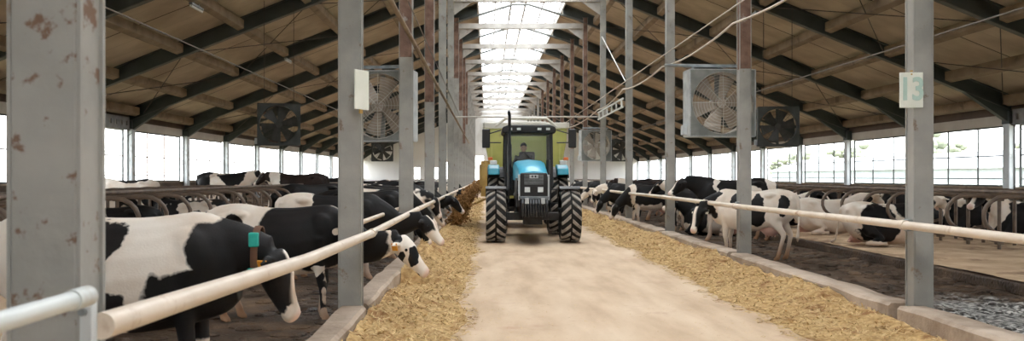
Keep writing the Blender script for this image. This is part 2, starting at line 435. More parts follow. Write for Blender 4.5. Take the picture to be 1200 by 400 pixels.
for i,y in enumerate(YF):
    n = i-2
    w = f'{ORD[n]} frame from the camera' if n>=0 else 'frame behind the camera'
    rafter(WR-.05, zr(WR-.05), 3.45, zr(3.45), y+.09, f'dark green steel rafter over the right stalls, {w}', 'rafters on the right slope')
    rafter(WL+.05, zl(WL+.05), -.45, zl(-.45), y+.09, f'dark green steel rafter over the left stalls, {w}', 'rafters on the left slope')
    root = empty('collar_tie', (1.53,y+.09,8.25)); tag(root, f'pale steel collar tie across the alley, {w}', 'beam', 'collar ties under the skylight')
    MB().box(-2.83,2.83,-.1,-.085,0,.24).box(-2.83,2.83,-.085,.1,0,.02).box(-2.83,2.83,-.085,.1,.22,.24).build('channel', M['collar'], root)
    # raised apex bars
    MB().tube([(-2.83,0,.35),(-.38,0,1.1),(.38,0,1.1),(2.83,0,.35)],.05,6).build('apex_bar', M['rafter_edge'], root)
    for xx in (-1.9,-.9,.9,1.9):
        zz = 1.1-(abs(xx)-.38)*.306
        MB().box(xx-.02,xx+.02,-.02,.02,zz,zz+.55).build('hanger', M['collar'], root)
    for s in (-1,1):
        MB().prism([(s*2.8,-.5),(s*2.8,0),(s*2.1,0)],1,-.012,.012).build('gusset', M['collar'], root)

# purlins
pr = [4.9,6.6,8.6,10.65,12.5,14.4,16.2]
pl = [-1.9,-3.6,-5.6,-7.7,-9.6,-11.6,-13.4]
for side,xs,zf,sl in (('right',pr,zr,-.41),('left',pl,zl,.396)):
    for n,x in enumerate(xs):
        root = empty('roof_purlin', (x, Y0, zf(x)+.1)); tag(root, f'long tan roof purlin, {ORD[n]} from the skylight on the {side} slope', 'purlin', f'purlins on the {side} slope')
        for i in range(NF-1):
            a=YF[i]+.2-Y0; b_=YF[i+1]-.02-Y0
            z = Vector((0,0,0)); wx=.10; h=.27
            sh = sl*wx
            MB().hexa([(-wx,a,-sh),(wx,a,sh),(wx,a,sh+h),(-wx,a,-sh+h)],[(-wx,b_,-sh),(wx,b_,sh),(wx,b_,sh+h),(-wx,b_,-sh+h)]).build('beam', M['purlin'], root, bevel=.02)

# ceiling slabs
def slope(name, xa, za, xb, zb_, mat, th=.08):
    o = MB().hexa([(xa,Y0-.3,za),(xb,Y0-.3,zb_),(xb,Y0-.3,zb_+th),(xa,Y0-.3,za+th)],
                  [(xa,YE+.3,za),(xb,YE+.3,zb_),(xb,YE+.3,zb_+th),(xa,YE+.3,za+th)]).build(name, mat)
    tag(o, kind='structure'); return o
slope('ceiling_right', WR+.6, zr(WR+.6)+.505, 3.4, zr(3.4)+.505, M['ceiling'])
slope('ceiling_left', WL-.6, zl(WL-.6)+.505, -.4, zl(-.4)+.505, M['ceiling'])
# skylight (glazed ridge)
zs_r, zs_l = zr(3.4)+.55, zl(-.4)+.55
sky = empty('window_1', (1.5,40,10)); tag(sky, kind='structure')
def sk(b,name,mat):
    o=b.build(name,mat,sky); o.location=(-1.5,-40,-10); return o
g=MB()
g.add([(-.4,Y0,zs_l),(1.5,Y0,10.15),(1.5,YE,10.15),(-.4,YE,zs_l)],[(0,1,2,3)])
g.add([(3.4,Y0,zs_r),(1.5,Y0,10.15),(1.5,YE,10.15),(3.4,YE,zs_r)],[(0,1,2,3)])
sk(g,'window_glass',M['skyglass'])
b=MB()
y=Y0
while y<YE:
    b.hexa([(-.4,y,zs_l-.02),(-.4,y+.05,zs_l-.02),(-.4,y+.05,zs_l+.04),(-.4,y,zs_l+.04)],[(1.5,y,10.09),(1.5,y+.05,10.09),(1.5,y+.05,10.15),(1.5,y,10.15)])
    b.hexa([(3.4,y,zs_r-.02),(3.4,y+.05,zs_r-.02),(3.4,y+.05,zs_r+.04),(3.4,y,zs_r+.04)],[(1.5,y,10.09),(1.5,y+.05,10.09),(1.5,y+.05,10.15),(1.5,y,10.15)])
    y+=1.5
for xx in (1.15,1.85): b.box(xx-.04,xx+.04,Y0,YE,9.85,9.98)
b.box(.35,.4,Y0,YE,9.6,9.68).box(2.6,2.65,Y0,YE,9.6,9.68)
b.box(-.46,-.4,Y0,YE,zs_l-.35,zs_l+.05).box(3.4,3.46,Y0,YE,zs_r-.35,zs_r+.05)
sk(b,'window_frame',M['collar'])

# ------------------------------------------------------------------ side walls
def side_wall(side):
    s = 1 if side=='right' else -1
    X = WR if s>0 else WL
    zs = 1.21 if s>0 else 1.33       # sill
    zt = 3.17 if s>0 else 3.34       # window head
    ztop = 4.0
    xa,xb = (X,X+.2) if s>0 else (X-.2,X)
    o = MB().box(xa,xb,Y0,YE,-.1,zs).build(f'wall_{side}', M['walllow']); tag(o,kind='structure')
    o = MB().box(xa,xb,Y0,YE,zt,zt+.33).build(f'wall_{side}_header', M['header']); tag(o,kind='structure')
    o = MB().box(xa-(.0),xb,Y0,YE,zt+.33,ztop+.15).build(f'wall_{side}_eave', M['eave']); tag(o,kind='structure')
    o = MB().box(*( (X-.06,X+.0) if s>0 else (X,X+.06)),Y0,YE,zs-.06,zs).build(f'trim_{side}_sill', M['purlin']); tag(o,kind='structure')
    for i,y in enumerate(YF):
        n=i-2
        w = f'{ORD[n]} from the camera' if n>=0 else 'behind the camera'
        root = empty('wall_post',(X-s*.12,y+.09,0)); tag(root, f'pale grey steel wall post on the {side} wall, {w}','post',f'posts along the {side} wall')
        MB().box(-.10,.10,-.17,.17,0,zt+.02).build('shaft',M['post'],root,bevel=.01)
        MB().box(s*.06-.02,s*.06+.02,-.2,-.17,0,zt).build('edge_angle',M['winframe'],root); MB().box(s*.06-.02,s*.06+.02,.17,.2,0,zt).build('edge_angle',M['winframe'],root)
        MB().box(-.11,.11,-.2,.2,zt+.02,3.6 if s>0 else 3.66).build('head_block',M['rafter'],root)
    for i in range(NF-1):
        ya,yb = YF[i]+.30, YF[i+1]-.12
        wname = f'window_{i+2 if s>0 else i+2+NF}'
        root = empty(wname,(X+s*.1,ya,zs)); tag(root,kind='structure')
        L_=yb-ya; H=zt-zs
        fr=MB().box(-.03,.03,0,.05,0,H).box(-.03,.03,L_-.05,L_,0,H).box(-.03,.03,0.05,L_-.05,0,.05).box(-.03,.03,.05,L_-.05,H-.05,H)
        fr.build('window_frame',M['winframe'],root)
        m_=MB()
        for k in (1,2): m_.box(-.02,.02,L_*k/3-.02,L_*k/3+.02,.05,H-.05)
        zb=1.0
        m_.box(-.021,.021,.05,L_-.05,zb-.02,zb+.02).box(-.021,.021,.05,L_-.05,.24,.27)
        m_.build('window_bar',M['muntin'] if s<0 else M['winframe'],root)
        MB().add([(0,.05,.05),(0,L_-.05,.05),(0,L_-.05,H-.05),(0,.05,H-.05)],[(0,1,2,3)]).build('window_glass',M['glass'],root)
    # perforated beams above two windows
    k = YF.index([v for v in YF if abs(v-20.7)<.1][0]) if s>0 else YF.index([v for v in YF if abs(v-26.7)<.1][0])
    for q in ((k,) if s>0 else (k,)):
        ya,yb=YF[q]+.32,YF[q+1]-.12
        b=MB(); n=12; step=(yb-ya)/n; z0=zt-.02; z1=zt+.46
        x0,x1 = (X-.14,X-.1) if s>0 else (X+.1,X+.14)
        b.box(x0,x1,ya,yb,z0,z0+.16).box(x0,x1,ya,yb,z1-.14,z1)
        for j in range(n+1):
            yy=ya+step*j; b.box(x0,x1,max(ya,yy-step*.33),min(yb,yy+step*.33),z0+.16,z1-.14)
        b.box(x0-.04,x1+.04,ya,yb,z0-.02,z0)
        o=b.build('perforated_beam',M['perf']); tag(o,f'grey steel beam with square holes above a window on the {side} wall','beam')
side_wall('right'); side_wall('left')

# end walls
def end_wall(name, ya, yb, mat, openings):
    b=MB()
    # polygon strips split around openings (x0,x1,z0,z1)
    xs=sorted(set([WL-.2,-.4,1.5,3.4,WR+.2]+[o[0] for o in openings]+[o[1] for o in openings]))
    def top(x):
        if x<=-.4: return zl(x)+.55
        if x>=3.4: return zr(x)+.55
        return (zs_l+(10.15-zs_l)*(x+.4)/1.9) if x<1.5 else (zs_r+(10.15-zs_r)*(3.4-x)/1.9)
    for x0,x1 in zip(xs,xs[1:]):
        ops=[o for o in openings if o[0]<=x0+1e-6 and o[1]>=x1-1e-6]
        segs=[]
        z=-.1
        for o in sorted(ops,key=lambda q:q[2]):
            if o[2]>z: segs.append((z,z,o[2],o[2]))
            z=o[3]
        segs.append((z,z,top(x0),top(x1)))
        for (a0,a1,b0,b1) in segs:
            b.hexa([(x0,ya,a0),(x1,ya,a1),(x1,ya,b1),(x0,ya,b0)],[(x0,yb,a0),(x1,yb,a1),(x1,yb,b1),(x0,yb,b0)])
    o=b.build(name,mat); tag(o,kind='structure'); return o
end_wall('wall_far', YE, YE+.2, M['wallwhite'], [(-1.45,-.35,1.1,3.9),(.2,3.2,0,4.2),(-8.2,-7.4,1.2,2.6),(-6.2,-5.4,1.2,2.6),(-4.6,-3.9,1.2,3.2),(-3.2,-2.6,1.2,3.2)])
end_wall('wall_back_added', Y0-.2, Y0, M['wallwhite'], [])  # unseen wall, added to cut light from behind and darken camera-facing sides
d = empty('door_1',(1.7,YE+.1,0)); tag(d,kind='structure')
MB().box(-1.5,-.02,-.04,.04,0,4.2).box(.02,1.5,-.04,.04,0,4.2).build('door_leaf',M['wallwhite'],d)
MB().box(-.2,-.16,-.1,-.04,1,1.5).box(.16,.2,-.1,-.04,1,1.5).build('door_handle',M['galv'],d)
for n,(x0,x1,z0,z1) in enumerate([(-1.45,-.35,1.1,3.9),(-8.2,-7.4,1.2,2.6),(-6.2,-5.4,1.2,2.6),(-4.6,-3.9,1.2,3.2),(-3.2,-2.6,1.2,3.2)]):
    w=empty(f'window_{60+n}',((x0+x1)/2,YE+.05,z0)); tag(w,kind='structure')
    W=(x1-x0)/2; H=z1-z0
    MB().box(-W,-W+.06,-.03,.03,0,H).box(W-.06,W,-.03,.03,0,H).box(-W,W,-.03,.03,0,.06).box(-W,W,-.03,.03,H-.06,H).box(-.02,.02,-.02,.02,0,H).box(-W,W,-.02,.02,H/2-.02,H/2+.02).build('window_frame',M['muntin'],w)
    MB().add([(-W,0,0),(W,0,0),(W,0,H),(-W,0,H)],[(0,1,2,3)]).build('window_glass',M['glass'],w)

# ------------------------------------------------------------------ rails
def rail(pts, r, mat, name, label, cat='rail', group=None, sag=0, collars=True):
    root = empty(name, pts[0]); tag(root,label,cat,group)
    p0=Vector(pts[0]); loc=[]
    for a,b_ in zip(pts,pts[1:]):
        a=Vector(a);b_=Vector(b_)
        for k in range(8):
            t=k/8; p=a.lerp(b_,t); p.z-= sag*4*t*(1-t); loc.append(p-p0)
    loc.append(Vector(pts[-1])-p0)
    MB().tube(loc,r,16).build('pipe',mat,root,smooth=True)
    if collars:
        for p in pts:
            q=Vector(p)-p0
            MB().cyl(q+Vector((0,-.05,0)),q+Vector((0,.05,0)),r*1.18,16).build('sleeve',mat,root,smooth=True)
    return root
rail([(-1.185,2.62,1.08),(-1.19,5.6,.99),(-1.2,8.75,.95)], .042, M['pipe'],'feed_rail','thick worn cream pipe rail rising toward the camera beside the nearest left column',collars=False)
pts=[(-1.2,8.85,.95)]+[(-1.2,y+.05,.975) for y in YF if y>10]
rail(pts,.04,M['pipe'],'feed_rail','long cream pipe rail along the left feed curb beyond the second column')
rail([(-1.17,-3,1.2),(-1.17,2.45,1.19)],.026,M['pipe_white'],'feed_rail','thin white pipe rail ending at the nearest left column')
pts=[(4.27,-3.3,1.03)]+[(4.27,y+.05,1.03+(.012 if i%2 else 0)) for i,y in enumerate(YF) if y>0]
rail(pts,.043,M['pipe'],'feed_rail','long cream pipe rail running along the right feed curb')
pts=[(-1.56,y+.12*(y<9),.97) for y in YF if y>3]
rail(pts,.03,M['pipe'],'neck_rail','slim pinkish neck rail behind the left columns')
# clamp plate on nearest left column
b=empty('rail_clamp',(-1.2,2.6,.0)); tag(b,'grey steel clamp plate holding the rails to the nearest left column','bracket')
MB().box(-.035,.005,-.02,.02,0.0,1.19).build('plate',M['post'],b,bevel=.006)
MB().cyl((-.02,-.035,1.13),(-.02,.0,1.13),.012,8).build('bolt',M['galv'],b)
# clamps on right rail
for n,y in enumerate([v for v in YF if v>0][1:9]):
    o=MB().box(4.3,4.37,y+.03,y+.13,.98,1.1).build('rail_bracket',M['galv'],bevel=.01)
    tag(o,f'small steel rail bracket on the {ORD[n+1]} right column from the camera','bracket','rail brackets on the right columns')

# high pipes and cables
rail([(-1.22,y,3.76) for y in YF if y>-4 and y<60],.035,M['ochre'] if False else M['purlin'],'water_pipe','tan pipe running high along the left columns','pipe')
def cable(pts,r,mat,name,label,sag=.1):
    loc=[]; p0=Vector(pts[0])
    for a,b_ in zip(pts,pts[1:]):
        a=Vector(a);b_=Vector(b_)
        for k in range(6):
            t=k/6;p=a.lerp(b_,t);p.z-=sag*4*t*(1-t);loc.append(p-p0)
    loc.append(Vector(pts[-1])-p0)
    o=MB().tube(loc,r,8).build(name,mat,smooth=True,loc=tuple(p0)); tag(o,label,'cable'); return o
cable([(4.24,y+.0,z) for y,z in ((2.7,4.5),(8.7,4.15),(14.7,4.18),(20.7,4.20),(26.7,4.27),(32.7,4.1),(44.7,4.1),(56.7,4.1))],.02,M['cable'],'sagging_cable','thick white sagging cable strung along the right columns',.12)
cable([(4.3,2.7,4.5),(4.3,92.7,4.5)],.012,M['cable'],'cable','thin taut cable above the sagging one on the right columns',.0)
cable([(-1.26,2.7,4.35),(-1.26,40,4.3)],.012,M['wire'],'cable','thin taut cable above the tan pipe on the left columns',.0)
cable([(-6,2.7,4.2),(-6,60,4.2)],.014,M['wire'],'cable','thin grey cable strung under the left roof slope',.0)
cable([(8,2.7,4.06),(8,60,4.06)],.014,M['wire'],'cable','thin grey cable strung under the right roof slope',.0)
o=MB().tube([(-1.3,32.8,3.83),(4.36,32.8,3.83)],.03,8).build('cross_pipe',M['collar'],smooth=True); tag(o,'pale pipe spanning the alley above the tractor','pipe')
# small ladder tray on right between 4th and 5th columns
lt=empty('cable_ladder',(4.25,26.7,3.7)); tag(lt,'short white ladder tray between the fourth and fifth right columns','cable tray')
MB().box(-.02,.02,0,6.0,0,.05).box(-.02,.02,0,6.0,.26,.31).build('rail',M['pipe_white'],lt)
for k in range(6): MB().box(-.018,.018,.25+k*1.08,.37+k*1.08,.05,.26).build('rung',M['pipe_white'],lt)
o=MB().tube([(4.4,32.7,6.9),(4.4,27,4.5)],.018,6).build('tie_rod',M['pipe_white']); tag(o,'slanted white tie rod above the white ladder tray','rod')
# roof brace rods
def xbrace(xa,xc,y,zf,label):
    r_=empty('roof_brace',((xa+xc)/2,y+3,(zf(xa)+zf(xc))/2+.12)); tag(r_,label,'brace','thin cross braces under the roof')
    o_=Vector(r_.location)
    for (p,q) in (((xa,y,zf(xa)+.12),(xc,y+6,zf(xc)+.12)),((xc,y,zf(xc)+.09),(xa,y+6,zf(xa)+.09))):
        MB().tube([Vector(p)-o_,Vector(q)-o_],.014,6).build('brace_rod',M['darkwire'],r_)
for k,(a,c) in enumerate([(4.9,8.6),(8.6,12.5),(12.5,16.2)]):
    for j,y in enumerate((8.8,20.8,32.8)):
        w_=['uppermost','middle','lowest'][k]; v_=['nearest','second','farthest'][j]
        xbrace(a,c,y,zr,f'thin dark cross brace on the right roof slope, {w_} of the {v_} braced bay')
        xbrace(3-a,3-c,y+6,zl,f'thin dark cross brace on the left roof slope, {w_} of the {v_} braced bay')
# wall wind braces in windows
for (x,y,s) in ((16.2,20.8,'right'),(-13.5,26.8,'left')):
    o=MB().tube([(x+(.1 if s=='right' else -.1),y+.1,1.3),(x+(.1 if s=='right' else -.1),y+6.0,3.25)],.012,6).build('brace_rod',M['darkwire']); tag(o,f'slanted thin brace rod across a window on the {s} wall','rod')
# tube lamps
def lamp(x,y,side,n):
    z=(zr(x) if x>1.5 else zl(x))
    r_=empty('tube_lamp',(x,y,z-.05)); tag(r_,f'small white tube lamp under the {side} roof slope, {n}','lamp','tube lamps under the roof')
    MB().box(-.05,.05,-.45,.45,.03,.09).build('housing',M['galv'],r_,bevel=.01)
    MB().tube([(0,-.43,.0),(0,.43,.0)],.035,10).build('cover',M['lamp_tube'],r_,smooth=True)
    MB().box(-.01,.01,-.2,-.18,.09,.22).box(-.01,.01,.18,.2,.09,.22).build('bracket',M['galv'],r_)
for k,(x,y) in enumerate(((-7.7,33),(-7.7,22.6),(-7.7,45),(-7.7,57))): lamp(x,y,'left',['third row joint','nearest of its row','second farthest','farthest of its row'][k])
for k,(x,y) in enumerate(((8.6,27.6),(8.6,15.6),(8.6,40),(8.6,52))): lamp(x,y,'right',['over the dark fan','nearest of its row','second farthest','farthest of its row'][k])

# ------------------------------------------------------------------ number board 13 and blank board
s13=empty('number_board',(4.315,8.685,2.42)); tag(s13,'white board with pale green number 13 on the nearest right column','sign')
s13.rotation_euler.z=math.radians(-4)
MB().box(-.115,.115,-.008,.008,-.18,.18).build('board',M['signwhite'],s13,bevel=.003)
cu=bpy.data.curves.new('txt','FONT'); cu.body='13'; cu.size=.27; cu.align_x='CENTER'; cu.align_y='CENTER'; cu.extrude=.002; cu.offset=.006; cu.space_character=.95
to=bpy.data.objects.new('tmp',cu); COL.objects.link(to)
bpy.context.view_layer.update()
me=bpy.data.meshes.new_from_object(to.evaluated_get(bpy.context.evaluated_depsgraph_get()))
bpy.data.objects.remove(to)
no=link('digits',me,None,s13); me.materials.clear(); me.materials.append(M['signgreen']); no.rotation_euler=(PI/2,0,0); no.location=(0,-.0105,0); no.scale=(1.0,1.2,1)
MB().box(-.012,.012,-.012,.0,.187,.2).cyl((0,-.014,.16),(0,-.004,.16),.008,8).build('hook',M['ochre'],s13)
sb=empty('number_board',(-1.275,8.66,2.42)); sb.rotation_euler.z=math.radians(62); tag(sb,'pale board seen almost edge on, fixed to the second left column','sign')
MB().box(-.115,.115,-.008,.008,-.2,.2).build('board',M['signwhite'],sb,bevel=.003)
MB().box(-.02,.02,.0,.02,-.24,-.2).build('clip',M['ochre'],sb)

# ------------------------------------------------------------------ fans
def fan(x,y,z,rz,dark,label,size=1.2,hang='pipe',hx=0):
    r_=empty('barn_fan',(x,y,z),rz); tag(r_,label,'fan','ventilation fans')
    h=size/2; Rr=h*.92
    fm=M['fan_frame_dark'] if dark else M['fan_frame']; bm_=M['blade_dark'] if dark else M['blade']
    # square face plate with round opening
    n=48; b=MB(); d0,d1=-.2,.2
    base=[]
    for yy in (d0,d0+.03):
        for k in range(n):
            th=2*PI*k/n; b.v.append((Rr*math.cos(th),yy,Rr*math.sin(th)))
        for k in range(n):
            th=2*PI*k/n; c,s=math.cos(th),math.sin(th); q=h/max(abs(c),abs(s)); b.v.append((q*c,yy,q*s))
    for k in range(n):
        j=(k+1)%n
        b.f.append((k,j,n+j,n+k)); b.f.append((2*n+k,3*n+k,3*n+j,2*n+j))
        b.f.append((k,2*n+k,2*n+j,j)); b.f.append((n+k,n+j,3*n+j,3*n+k))
    b.build('face_plate',fm,r_)
    b=MB()
    for sx in (-1,1):
        b.box(sx*h-.012,sx*h+.012,d0,d1,-h,h); b.box(-h,h,d0,d1,sx*h-.012,sx*h+.012)
    b.build('housing',fm if dark else M['lightgrey'],r_)
    b=MB(); b.lathe([(Rr,d0),(Rr+.015,d0),(Rr+.015,.1),(Rr,.1)],(0,0,0),1,48); b.build('ring',M['fan_guard'] if not dark else fm,r_,smooth=True)
    MB().cyl((0,-.12,0),(0,.12,0),.09,20).build('hub',bm_,r_,smooth=True)
    for k in range(6):
        th=2*PI*k/6+.3
        A=Matrix.Rotation(th,4,'Y'); b=MB()
        pts=[]
        rows=[(.08,.07,.5),(.2,.1,.45),(.38,.14,.36),(Rr-.05,.17,.28)]
        for (rad,w,tw) in rows:
            for s_ in (-1,1):
                for t in (-.006,.006):
                    v=Vector((s_*w*math.cos(tw), s_*w*math.sin(tw)+t-.0, rad)); pts.append(A@v)
        fs=[]
        for q in range(len(rows)-1):
            o_=q*4
            fs+=[(o_,o_+4,o_+6,o_+2),(o_+1,o_+3,o_+7,o_+5),(o_,o_+1,o_+5,o_+4),(o_+2,o_+6,o_+7,o_+3)]
        fs+=[(0,2,3,1),(12,13,15,14)]
        b.add(pts,fs); b.build('blade',bm_,r_)
    MB().box(-h*.98,h*.98,.12,.16,-.04,.04).box(-.04,.04,.12,.16,-h*.98,h*.98).cyl((0,.1,0),(0,.35,0),.1,16).build('motor',fm,r_)
    # guard: rings and spokes
    g=MB(); rr_=.1; 
    while rr_<Rr-.02:
        ring=[(rr_*math.cos(2*PI*k/40), -.235+.03*(rr_/Rr)**2, rr_*math.sin(2*PI*k/40)) for k in range(40)]
        g.tube(ring,.0042,4,closed=True); rr_+=.052 if not dark else .09
    for k in range(8):
        th=2*PI*k/8+PI/8*0
        g.tube([(.03*math.cos(th),-.24,.03*math.sin(th)),(Rr*math.cos(th),-.205,Rr*math.sin(th))],.006,4)
    g.build('guard',M['fan_guard'] if not dark else M['blade_dark'],r_)
    MB().box(-h-.09,-h-.013,-.05,.1,-h+.03,-h+.2).build('switch_box',M['lightgrey'],r_,bevel=.01)
    if hang=='pipe':
        MB().tube([(hx,0.05,h+.1),(h*.9,.05,h+.1)],.03,8).box(-h*.8-.015,-h*.8+.015,.03,.07,h,h+.1).box(h*.8-.015,h*.8+.015,.03,.07,h,h+.1).build('support_arm',M['galv'],r_)
    else:
        zz=(zr(x) if x>0 else zl(x))-z
        MB().tube([(-h*.7,0,h),(-h*.7,0,zz)],.008,6).tube([(h*.7,0,h),(h*.7,0,zz)],.008,6).build('hanging_wire',M['darkwire'],r_)
    return r_
fan(4.24,15.6,2.87,math.radians(4),False,'large pale square fan with round guard behind the second right column',1.2,'pipe',-1.0)
fan(-1.92,15.4,2.80,math.radians(-8),False,'large pale fan with round guard between the second and third left columns',1.25,'pipe',-.7)
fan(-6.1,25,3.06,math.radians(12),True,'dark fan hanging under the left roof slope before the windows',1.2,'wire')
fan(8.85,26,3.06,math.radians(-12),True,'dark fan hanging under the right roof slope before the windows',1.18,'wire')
fan(4.25,33.6,2.75,.15,False,'grey fan behind the fifth right column beside the tractor mirror',1.2,'pipe',-.5)
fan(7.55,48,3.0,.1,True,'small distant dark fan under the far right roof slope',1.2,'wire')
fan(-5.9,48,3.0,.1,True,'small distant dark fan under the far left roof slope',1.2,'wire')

# ------------------------------------------------------------------ stall dividers
def make_divider():
    r_=empty('stall_divider'); 
    pts=[(2.15,0,.97),(1.3,0,1.03),(.4,0,1.06)]
    for k in range(1,9):
        a=PI/2+PI*k/9; pts.append((.36+.34*math.cos(a),0,.765+.295*math.sin(a)))
    pts+= [(.6,0,.44),(1.3,0,.34),(2.15,0,.12)]
    MB().tube(pts,.034,10).build('loop_pipe',M['cubicle'],r_,smooth=True)
    MB().tube([(2.15,0,-.1),(2.15,0,1.0)],.035,10).build('post',M['cubicle'],r_,smooth=True)
    MB().box(2.08,2.22,-.05,.05,.9,1.0).build('clamp',M['cubicle'],r_,bevel=.01); MB().box(2.08,2.22,-.05,.05,.07,.17).build('clamp',M['cubicle'],r_,bevel=.01)
    return r_
def copy_tree(o,parent=None):
    c=o.copy(); COL.objects.link(c); c.parent=parent
    for ch in o.children: copy_tree(ch,c)
    return c
first=[make_divider()]
def divider(x,y,flip,label,group):
    if first: r_=first.pop(); divider.src=r_
    else: r_=copy_tree(divider.src)
    r_.location=(x,y,.17); r_.rotation_euler.z=PI if flip else 0
    tag(r_,label,'stall divider',group)
k=0; y=8.9
while y<46:
    if True:
        divider(7.6,y,False,f'bent pipe stall divider, {ORD[k] if k<30 else "farthest"} from the camera in the right front row' if k<30 else 'bent pipe stall divider at the far end of the right front row','dividers of the right front row' )
        divider(-5.0 if False else -4.9,y,True,f'bent pipe stall divider, {ORD[k]} from the camera in the left front row' if k<30 else 'bent pipe stall divider at the far end of the left front row','dividers of the left front row')
        if k%1==0:
            divider(12.5,y+.5,True,f'bent pipe stall divider, {ORD[k]} from the camera in the right rear row' if k<30 else 'bent pipe stall divider at the far end of the right rear row','dividers of the right rear row')
            divider(-9.6,y+.5,False,f'bent pipe stall divider, {ORD[k]} from the camera in the left rear row' if k<30 else 'bent pipe stall divider at the far end of the left rear row','dividers of the left rear row')
    y+=1.05; k+=1
for (x,z,side,w) in ((9.72,1.17,'right','front'),(10.4,1.2,'right','rear'),(-7.02,1.17,'left','front'),(-7.5,1.2,'left','rear'),(8.9,1.27,'right','lower'),(-6.2,1.27,'left','lower')):
    nm={'front':'top rail of the front stalls','rear':'top rail of the rear stalls','lower':'neck rail over the front stalls'}[w]
    rail([(x,7,z),(x,30,z),(x,60,z),(x,92,z)],.035,M['cubicle'],'stall_rail',f'long dull brown pipe, {nm} on the {side}','rail',collars=False)

def clumps(x0,x1,y0,y1,n,label,seed):
    rnd=random.Random(seed); b=MB()
    for k in range(n):
        x=x0+(x1-x0)*(rnd.random() if rnd.random()<.4 else 1-rnd.random()**2*.5); y=y0+(y1-y0)*rnd.random()**1.3
        r=rnd.uniform(.03,.13)
        b.ball((x,y,.0),r,r*rnd.uniform(.7,1.5),r*rnd.uniform(.15,.45),8,5)
    o=b.build('manure',M['mud'],smooth=True); tag(o,label,'manure',kind='stuff')
clumps(4.6,6.8,7.5,30,900,'dark trampled manure clumps on the right cow alley',4)
clumps(-3.8,-1.6,4,30,700,'dark trampled manure clumps on the left cow alley',6)
# ------------------------------------------------------------------ hay
def hay_strip(name,xa,xb,y0,y1,hfun,label,seed,nb):
    rnd=random.Random(seed)
    root=None
    nx=22; ny=int((y1-y0)*9)
    vs=[];fs=[]
    def prof(u,y):
        # u 0 at curb .. 1 at the open edge
        h=hfun(y)*(1-u)**.8
        n=mn.noise(Vector((u*4+seed,y*1.1,0)))*.5+mn.noise(Vector((u*9+seed,y*3,2)))*.35+mn.noise(Vector((u*20,y*8,4)))*.2
        return max(0.004,h*(1+.9*n)+.06*n*(1-u))
    def edge(y): return xb+(xb-xa)*.22*mn.noise(Vector((y*.6,seed,1)))+(xb-xa)*.1*mn.noise(Vector((y*2.5,seed,3)))
    for j in range(ny+1):
        y=y0+(y1-y0)*j/ny; e=edge(y)
        for i in range(nx+1):
            u=i/nx; vs.append((xa+(e-xa)*u,y,prof(u,y)))
    for j in range(ny):
        for i in range(nx):
            a=j*(nx+1)+i; fs.append((a,a+1,a+nx+2,a+nx+1))
    # loose blades
    for _ in range(nb):
        y=y0+(y1-y0)*rnd.random()**2.0
        u=rnd.random()**.9*1.12
        e=edge(y); x=xa+(e-xa)*u; z=prof(min(u,1),y) if u<1 else .004
        L_=rnd.uniform(.02,.075); w=rnd.uniform(.0018,.0042)*(1+ (y-y0)/18); a=rnd.uniform(0,2*PI); t=rnd.uniform(-.1,.55) if u<1 else 0
        d=Vector((math.cos(a)*math.cos(t),math.sin(a)*math.cos(t),math.sin(t)))*L_
        s=Vector((-math.sin(a),math.cos(a),rnd.uniform(-.5,.5)))*w
        p=Vector((x,y,z+.006)); n=len(vs)
        vs+= [tuple(p-s),tuple(p+s),tuple(p+d+s),tuple(p+d-s)]; fs.append((n,n+1,n+2,n+3))
    me=bpy.data.meshes.new(name); me.from_pydata(vs,[],fs); me.update()
    o=link(name,me,M['hay']); me.materials.append(M['straw'])
    ng=nx*ny
    for p in me.polygons:
        if p.index>=ng: p.material_index=1
        else: p.use_smooth=True
    tag(o,label,'hay',kind='stuff'); return o
hay_strip('hay','' and 0 or -1.22,-.30,1.2,60,lambda y:.10+.05*math.sin(y*.9)+(.16 if 12<y<19 else .0),'loose golden hay strewn along the left feed curb',3,40000)
hay_strip('hay',4.17,3.02,5.2,60,lambda y:(.13+.03*math.sin(y*1.3))*min(1,max(.25,(y-6.2)/4)),'loose golden hay strewn along the right feed curb',11,34000)
# straw bits on the road
vs=[];fs=[]; rnd=random.Random(5)
for _ in range(9000):
    y=3+27*rnd.random()**1.6; x=rnd.choice((rnd.gauss(-.2,.5),rnd.gauss(3.0,.6),rnd.uniform(-.6,3.6)))
    if x<-1.1 or x>4.1: continue
    L_=rnd.uniform(.015,.06); w=rnd.uniform(.0015,.0035); a=rnd.uniform(0,2*PI)
    d=Vector((math.cos(a),math.sin(a),rnd.uniform(0,.15)))*L_; s=Vector((-math.sin(a),math.cos(a),0))*w; p=Vector((x,y,.004)); n=len(vs)
    vs+=[tuple(p-s),tuple(p+s),tuple(p+d+s),tuple(p+d-s)]; fs.append((n,n+1,n+2,n+3))
me=bpy.data.meshes.new('straw'); me.from_pydata(vs,[],fs); o=link('straw',me,M['straw']); tag(o,'scattered straw bits on the pale concrete alley','straw',kind='stuff')

